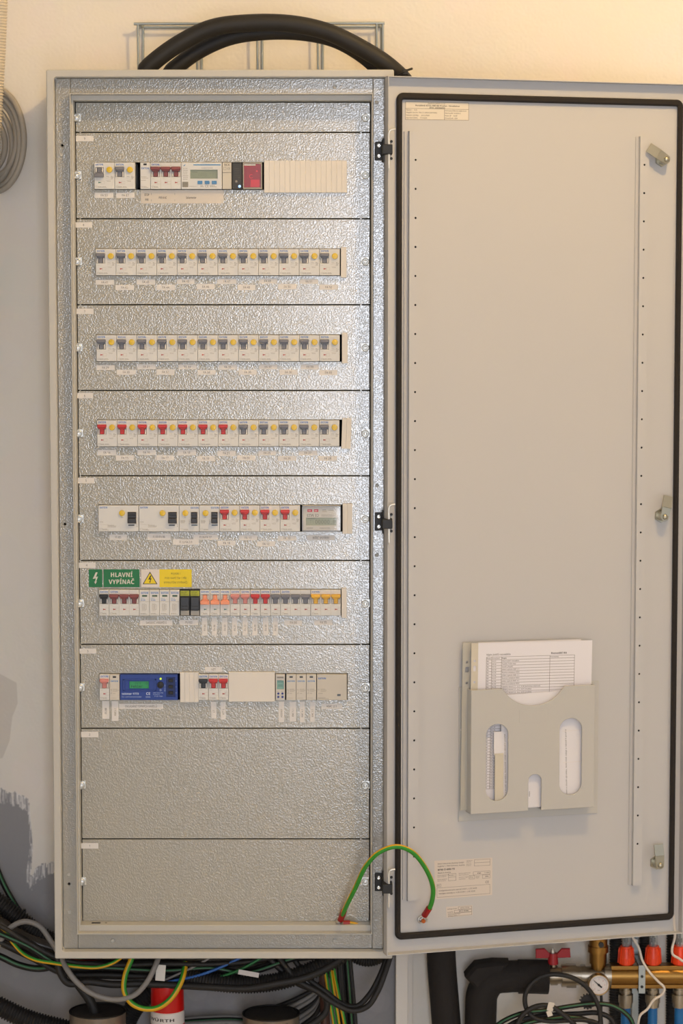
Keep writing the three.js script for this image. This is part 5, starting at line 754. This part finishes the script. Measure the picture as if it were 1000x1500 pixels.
  const ga = part_(t, 'pressure_gauge', [(() => { const g = lathe([[0, -0.016], [r * 0.96, -0.016], [r, -0.013], [r, 0.001], [r * 0.94, 0.0025], [r * 0.9, 0.0012], [r * 0.9, -0.002]], 40); g.rotateX(Math.PI / 2); g.translate(gx.x, gx.y, gx.z); return g; })(), disc(gx.x, gx.y, z, gx.z - 0.015, 0.007)], std('#b89b6c', 0.3, { metalness: 1 }));
  part_(ga, 'dial_face', mapTo(disc(gx.x, gx.y, gx.z - 0.003, gx.z - 0.001, r * 0.92, r * 0.92, 40), gd, gx.x - r * 0.92, gx.y - r * 0.92, r * 1.84, r * 1.84), printed(gd, 'paper'));
  const nd = new THREE.Shape(); [[-0.0016, -0.007], [0.0016, -0.007], [0.0011, 0], [0.0003, 0.0125], [-0.0003, 0.0125], [-0.0011, 0]].forEach(([x, y], i) => i ? nd.lineTo(x, y) : nd.moveTo(x, y)); const ng = slab(nd, 0, 0.0005); ng.rotateZ(0.84); ng.translate(gx.x, gx.y, gx.z - 0.0004);
  part_(ga, 'needle', [ng, disc(gx.x, gx.y, gx.z - 0.001, gx.z + 0.0006, 0.0022)], M.black);
  // flow meters above and fittings below
  [916.5, 956, 995, 1036].forEach((px, i) => {
    const x = X(px), k = part_(t, 'flow_meter', (() => { const g = [vert(x, Y(1413), Y(1410), 0.0118, 0.0124), vert(x, Y(1410), Y(1402), 0.0148, 0.0148, 40), vert(x, Y(1402), Y(1389), 0.0146, 0.0118, 40), vert(x, Y(1389), Y(1385.5), 0.0112, 0.0108)]; for (let j = 0; j < 10; j++) { const a = j / 10 * Math.PI * 2 + 0.3, b = box(-0.0011, 0, -0.0011, 0.0011, Y(1388) - Y(1410), 0.0011, 0.0004); b.rotateX(-0.08); b.translate(0, 0, 0.0148); b.rotateY(a); b.translate(x, Y(1410), z); g.push(b); } return g; })(), M.orange);
    part_(k, 'sight_glass', vert(x, Y(1386), Y(1345), 0.0072), M.sleeveTube); part_(k, 'float_rod', [vert(x, Y(1386), Y(1345), 0.0022), vert(x, Y(1380), Y(1374), 0.0042)], M.black);
    part_(t, 'pipe_fitting', [vert(x, Y(1450), Y(1444), 0.0095), vert(x, Y(1453), Y(1449), 0.0125, 0.0125, 6), vert(x, Y(1456), Y(1452.5), 0.009), vert(x, Y(1468), Y(1456), 0.0135, 0.0135, 20), vert(x, Y(1475), Y(1467.5), 0.0126, 0.0128, 6)], M.nickel);
    const px2 = [914.5, 955.5, 995, 1036][i];
    if (i < 3) solo('heating_pipe', [tube([V(x, Y(1474), z), V(x, Y(1500), z), V(x - 0.001, 0.12, z - 0.005), V(x - 0.001, 0, z - 0.01)], 0.0088, { n: 30, m: 18 })], M.bluePipe, ['left blue pipe coming out of the manifold, nearest the gauge', 'middle blue pipe coming out of the manifold', 'right blue pipe coming out of the manifold at the picture edge'][i], 'pipe', 'blue heating pipes');
  });
  // zinc bracket over the bar
  const bx = X(938), bw = 0.0062;
  part_(t, 'bracket', [box(bx - bw, Y(1449), z + 0.0175, bx + bw, y0 + hh + 0.003, z + 0.0198, 0.0006), box(bx - bw, y0 + hh + 0.001, z - 0.05, bx + bw, y0 + hh + 0.003, z + 0.0195, 0.0005), box(bx - bw - 0.003, y0 + hh, WALL, bx + bw - 0.003, Y(1340), WALL + 0.012, 0.0006), box(bx - bw, Y(1451), z - 0.07, bx + bw, Y(1449), z + 0.0195, 0.0005), box(bx - bw - 0.003, 0.1, WALL, bx + bw - 0.001, Y(1449), WALL + 0.02, 0.001)], M.galv);
  for (const py of [1426, 1441]) part_(t, 'bracket_screw', disc(bx, Y(py), z + 0.019, z + 0.0212, 0.0026), M.black);
  part_(t, 'bracket_screw', disc(bx - 0.003, Y(1390), WALL + 0.011, WALL + 0.02, 0.0055, 0.0045, 6), M.zinc);
}
{ // black corrugated pipes behind the blue ones
  [[901, 'first'], [944, 'second'], [984, 'third']].forEach(([px, s], i) => solo('conduit', ribbed([V(P(px, 1450, -0.215).x, 0.34, -0.215), V(P(px, 1450, -0.215).x, 0.2, -0.215), V(P(px, 1500, -0.215).x, 0, -0.215)], 0.0115, 0.005, 14), M.rubber, `${s} upright black corrugated pipe behind the manifold, counted from the gauge`, 'conduit', 'corrugated pipes behind the manifold'));
  solo('drain_cap', [(() => { const g = cyl(0.013, 0.0115, 0.012, 18); g.rotateX(1.2); g.rotateZ(0.5); const p = P(860, 1467, -0.145); g.translate(p.x, p.y, p.z); return g; })(), ...Array.from({ length: 14 }, (_, i) => { const g = box(-0.0012, -0.005, -0.001, 0.0012, 0.005, 0.002, 0.0004); g.translate(0, 0, 0.0125); g.rotateY(i / 14 * Math.PI * 2); g.rotateX(1.2); g.rotateZ(0.5); const p = P(860, 1467, -0.145); g.translate(p.x, p.y, p.z); return g; }), (() => { const p = P(863, 1473, -0.136); const g = new THREE.SphereGeometry(0.004, 12, 8); g.translate(p.x, p.y, p.z); return g; })(), tube([P(860, 1465, -0.15), P(868, 1455, -0.158), P(876, 1446, -0.165)], 0.005, { n: 10 })], std('#2e2a27', 0.3, { metalness: 0.7 }), 'ribbed dark drain cap under the gauge', 'valve cap');
  const L = 'black cable coiled under the red-handled valve', zc = -0.105;
  CABLE('cable', 'black cable rising in a big round loop in front of the manifold valve', 'cable', [[880, 1540, zc], [879.5, 1500, zc], [876, 1474, zc], [864, 1452, zc], [846, 1436, zc], [822, 1428, zc], [798, 1429, zc], [779, 1440, zc + 0.004], [769, 1458, zc + 0.006], [771, 1478, zc + 0.008], [783, 1491, zc + 0.01], [804, 1496, zc + 0.01], [830, 1495, zc + 0.008], [852, 1494, zc + 0.004], [876, 1500, zc], [890, 1520, zc]], 0.0043, M.rubber, undefined, { n: 170 });
  CABLE('cable', 'black cable with a white tape flag, low in the coil', 'cable', [[752, 1530, -0.09], [757, 1502, -0.09], [768, 1484, -0.09], [786, 1474, -0.09], [806, 1474, -0.088], [822, 1484, -0.086], [838, 1498, -0.084], [852, 1516, -0.082]], 0.0046, M.rubber);
  CABLE('cable', 'upper green-striped cable behind the tape flag', 'cable', [[722, 1506, -0.122], [740, 1494, -0.122], [766, 1484, -0.122], [800, 1480, -0.122], [836, 1474, -0.122], [866, 1470.5, -0.122], [892, 1472, -0.12], [910, 1480, -0.118], [924, 1494, -0.116], [930, 1520, -0.115]], 0.0044, M.blackGreen, undefined, { n: 180 });
  CABLE('cable', 'lower green-striped cable at the bottom edge', 'cable', [[742, 1512, -0.115], [768, 1500, -0.115], [802, 1493, -0.115], [836, 1490, -0.115], [862, 1496, -0.115], [874, 1512, -0.115]], 0.0044, M.blackGreen);
  CABLE('cable', 'plain black cable between the two green-striped ones', 'cable', [[730, 1512, -0.128], [762, 1494, -0.128], [806, 1487, -0.128], [846, 1485, -0.128], [876, 1484, -0.128], [894, 1492, -0.126], [904, 1512, -0.125]], 0.0046, M.rubber);
  CABLE('cable', 'thin black lead hanging from the gauge', 'cable', [[879.5, 1452, -0.14], [880.5, 1464, -0.136], [880, 1480, -0.13], [882, 1510, -0.125]], 0.0026, M.black);
  const p = P(806, 1476, -0.083), f = box(-0.006, -0.008, 0, 0.0062, 0.008, 0.001, 0.0004), f2 = box(-0.0055, -0.0075, 0, 0.004, 0.003, 0.001, 0.0004); f.rotateZ(-0.25); f.rotateY(0.3); f.translate(p.x, p.y + 0.002, p.z); f2.rotateZ(0.35); f2.translate(p.x - 0.002, p.y - 0.008, p.z + 0.001);
  solo('tape_flag', [f, f2], std('#d5ccbf', 0.7), 'crumpled white tape flag on the coiled black cable', 'tag');
  CABLE('cable', 'thin white cable crossing the brass bar beside the bracket', 'cable', [[920, 1340, -0.135], [924, 1368, -0.135], [935, 1388, -0.133], [941, 1408, -0.132], [951, 1424, -0.13], [964, 1438, -0.13], [972.5, 1447, -0.13], [970, 1456, -0.13], [957, 1465, -0.13], [948, 1478, -0.13], [937, 1488, -0.13], [933.5, 1510, -0.13]], 0.0023, M.whiteCable, undefined, { n: 140 });
  CABLE('cable', 'thin white cable across the rightmost flow meter', 'cable', [[986, 1340, -0.14], [988, 1372, -0.137], [984, 1390, -0.135], [985, 1398, -0.135], [994, 1404, -0.135], [1006, 1412, -0.135], [1030, 1424, -0.135]], 0.0023, M.whiteCable);
}
renderer.render(scene, camera);
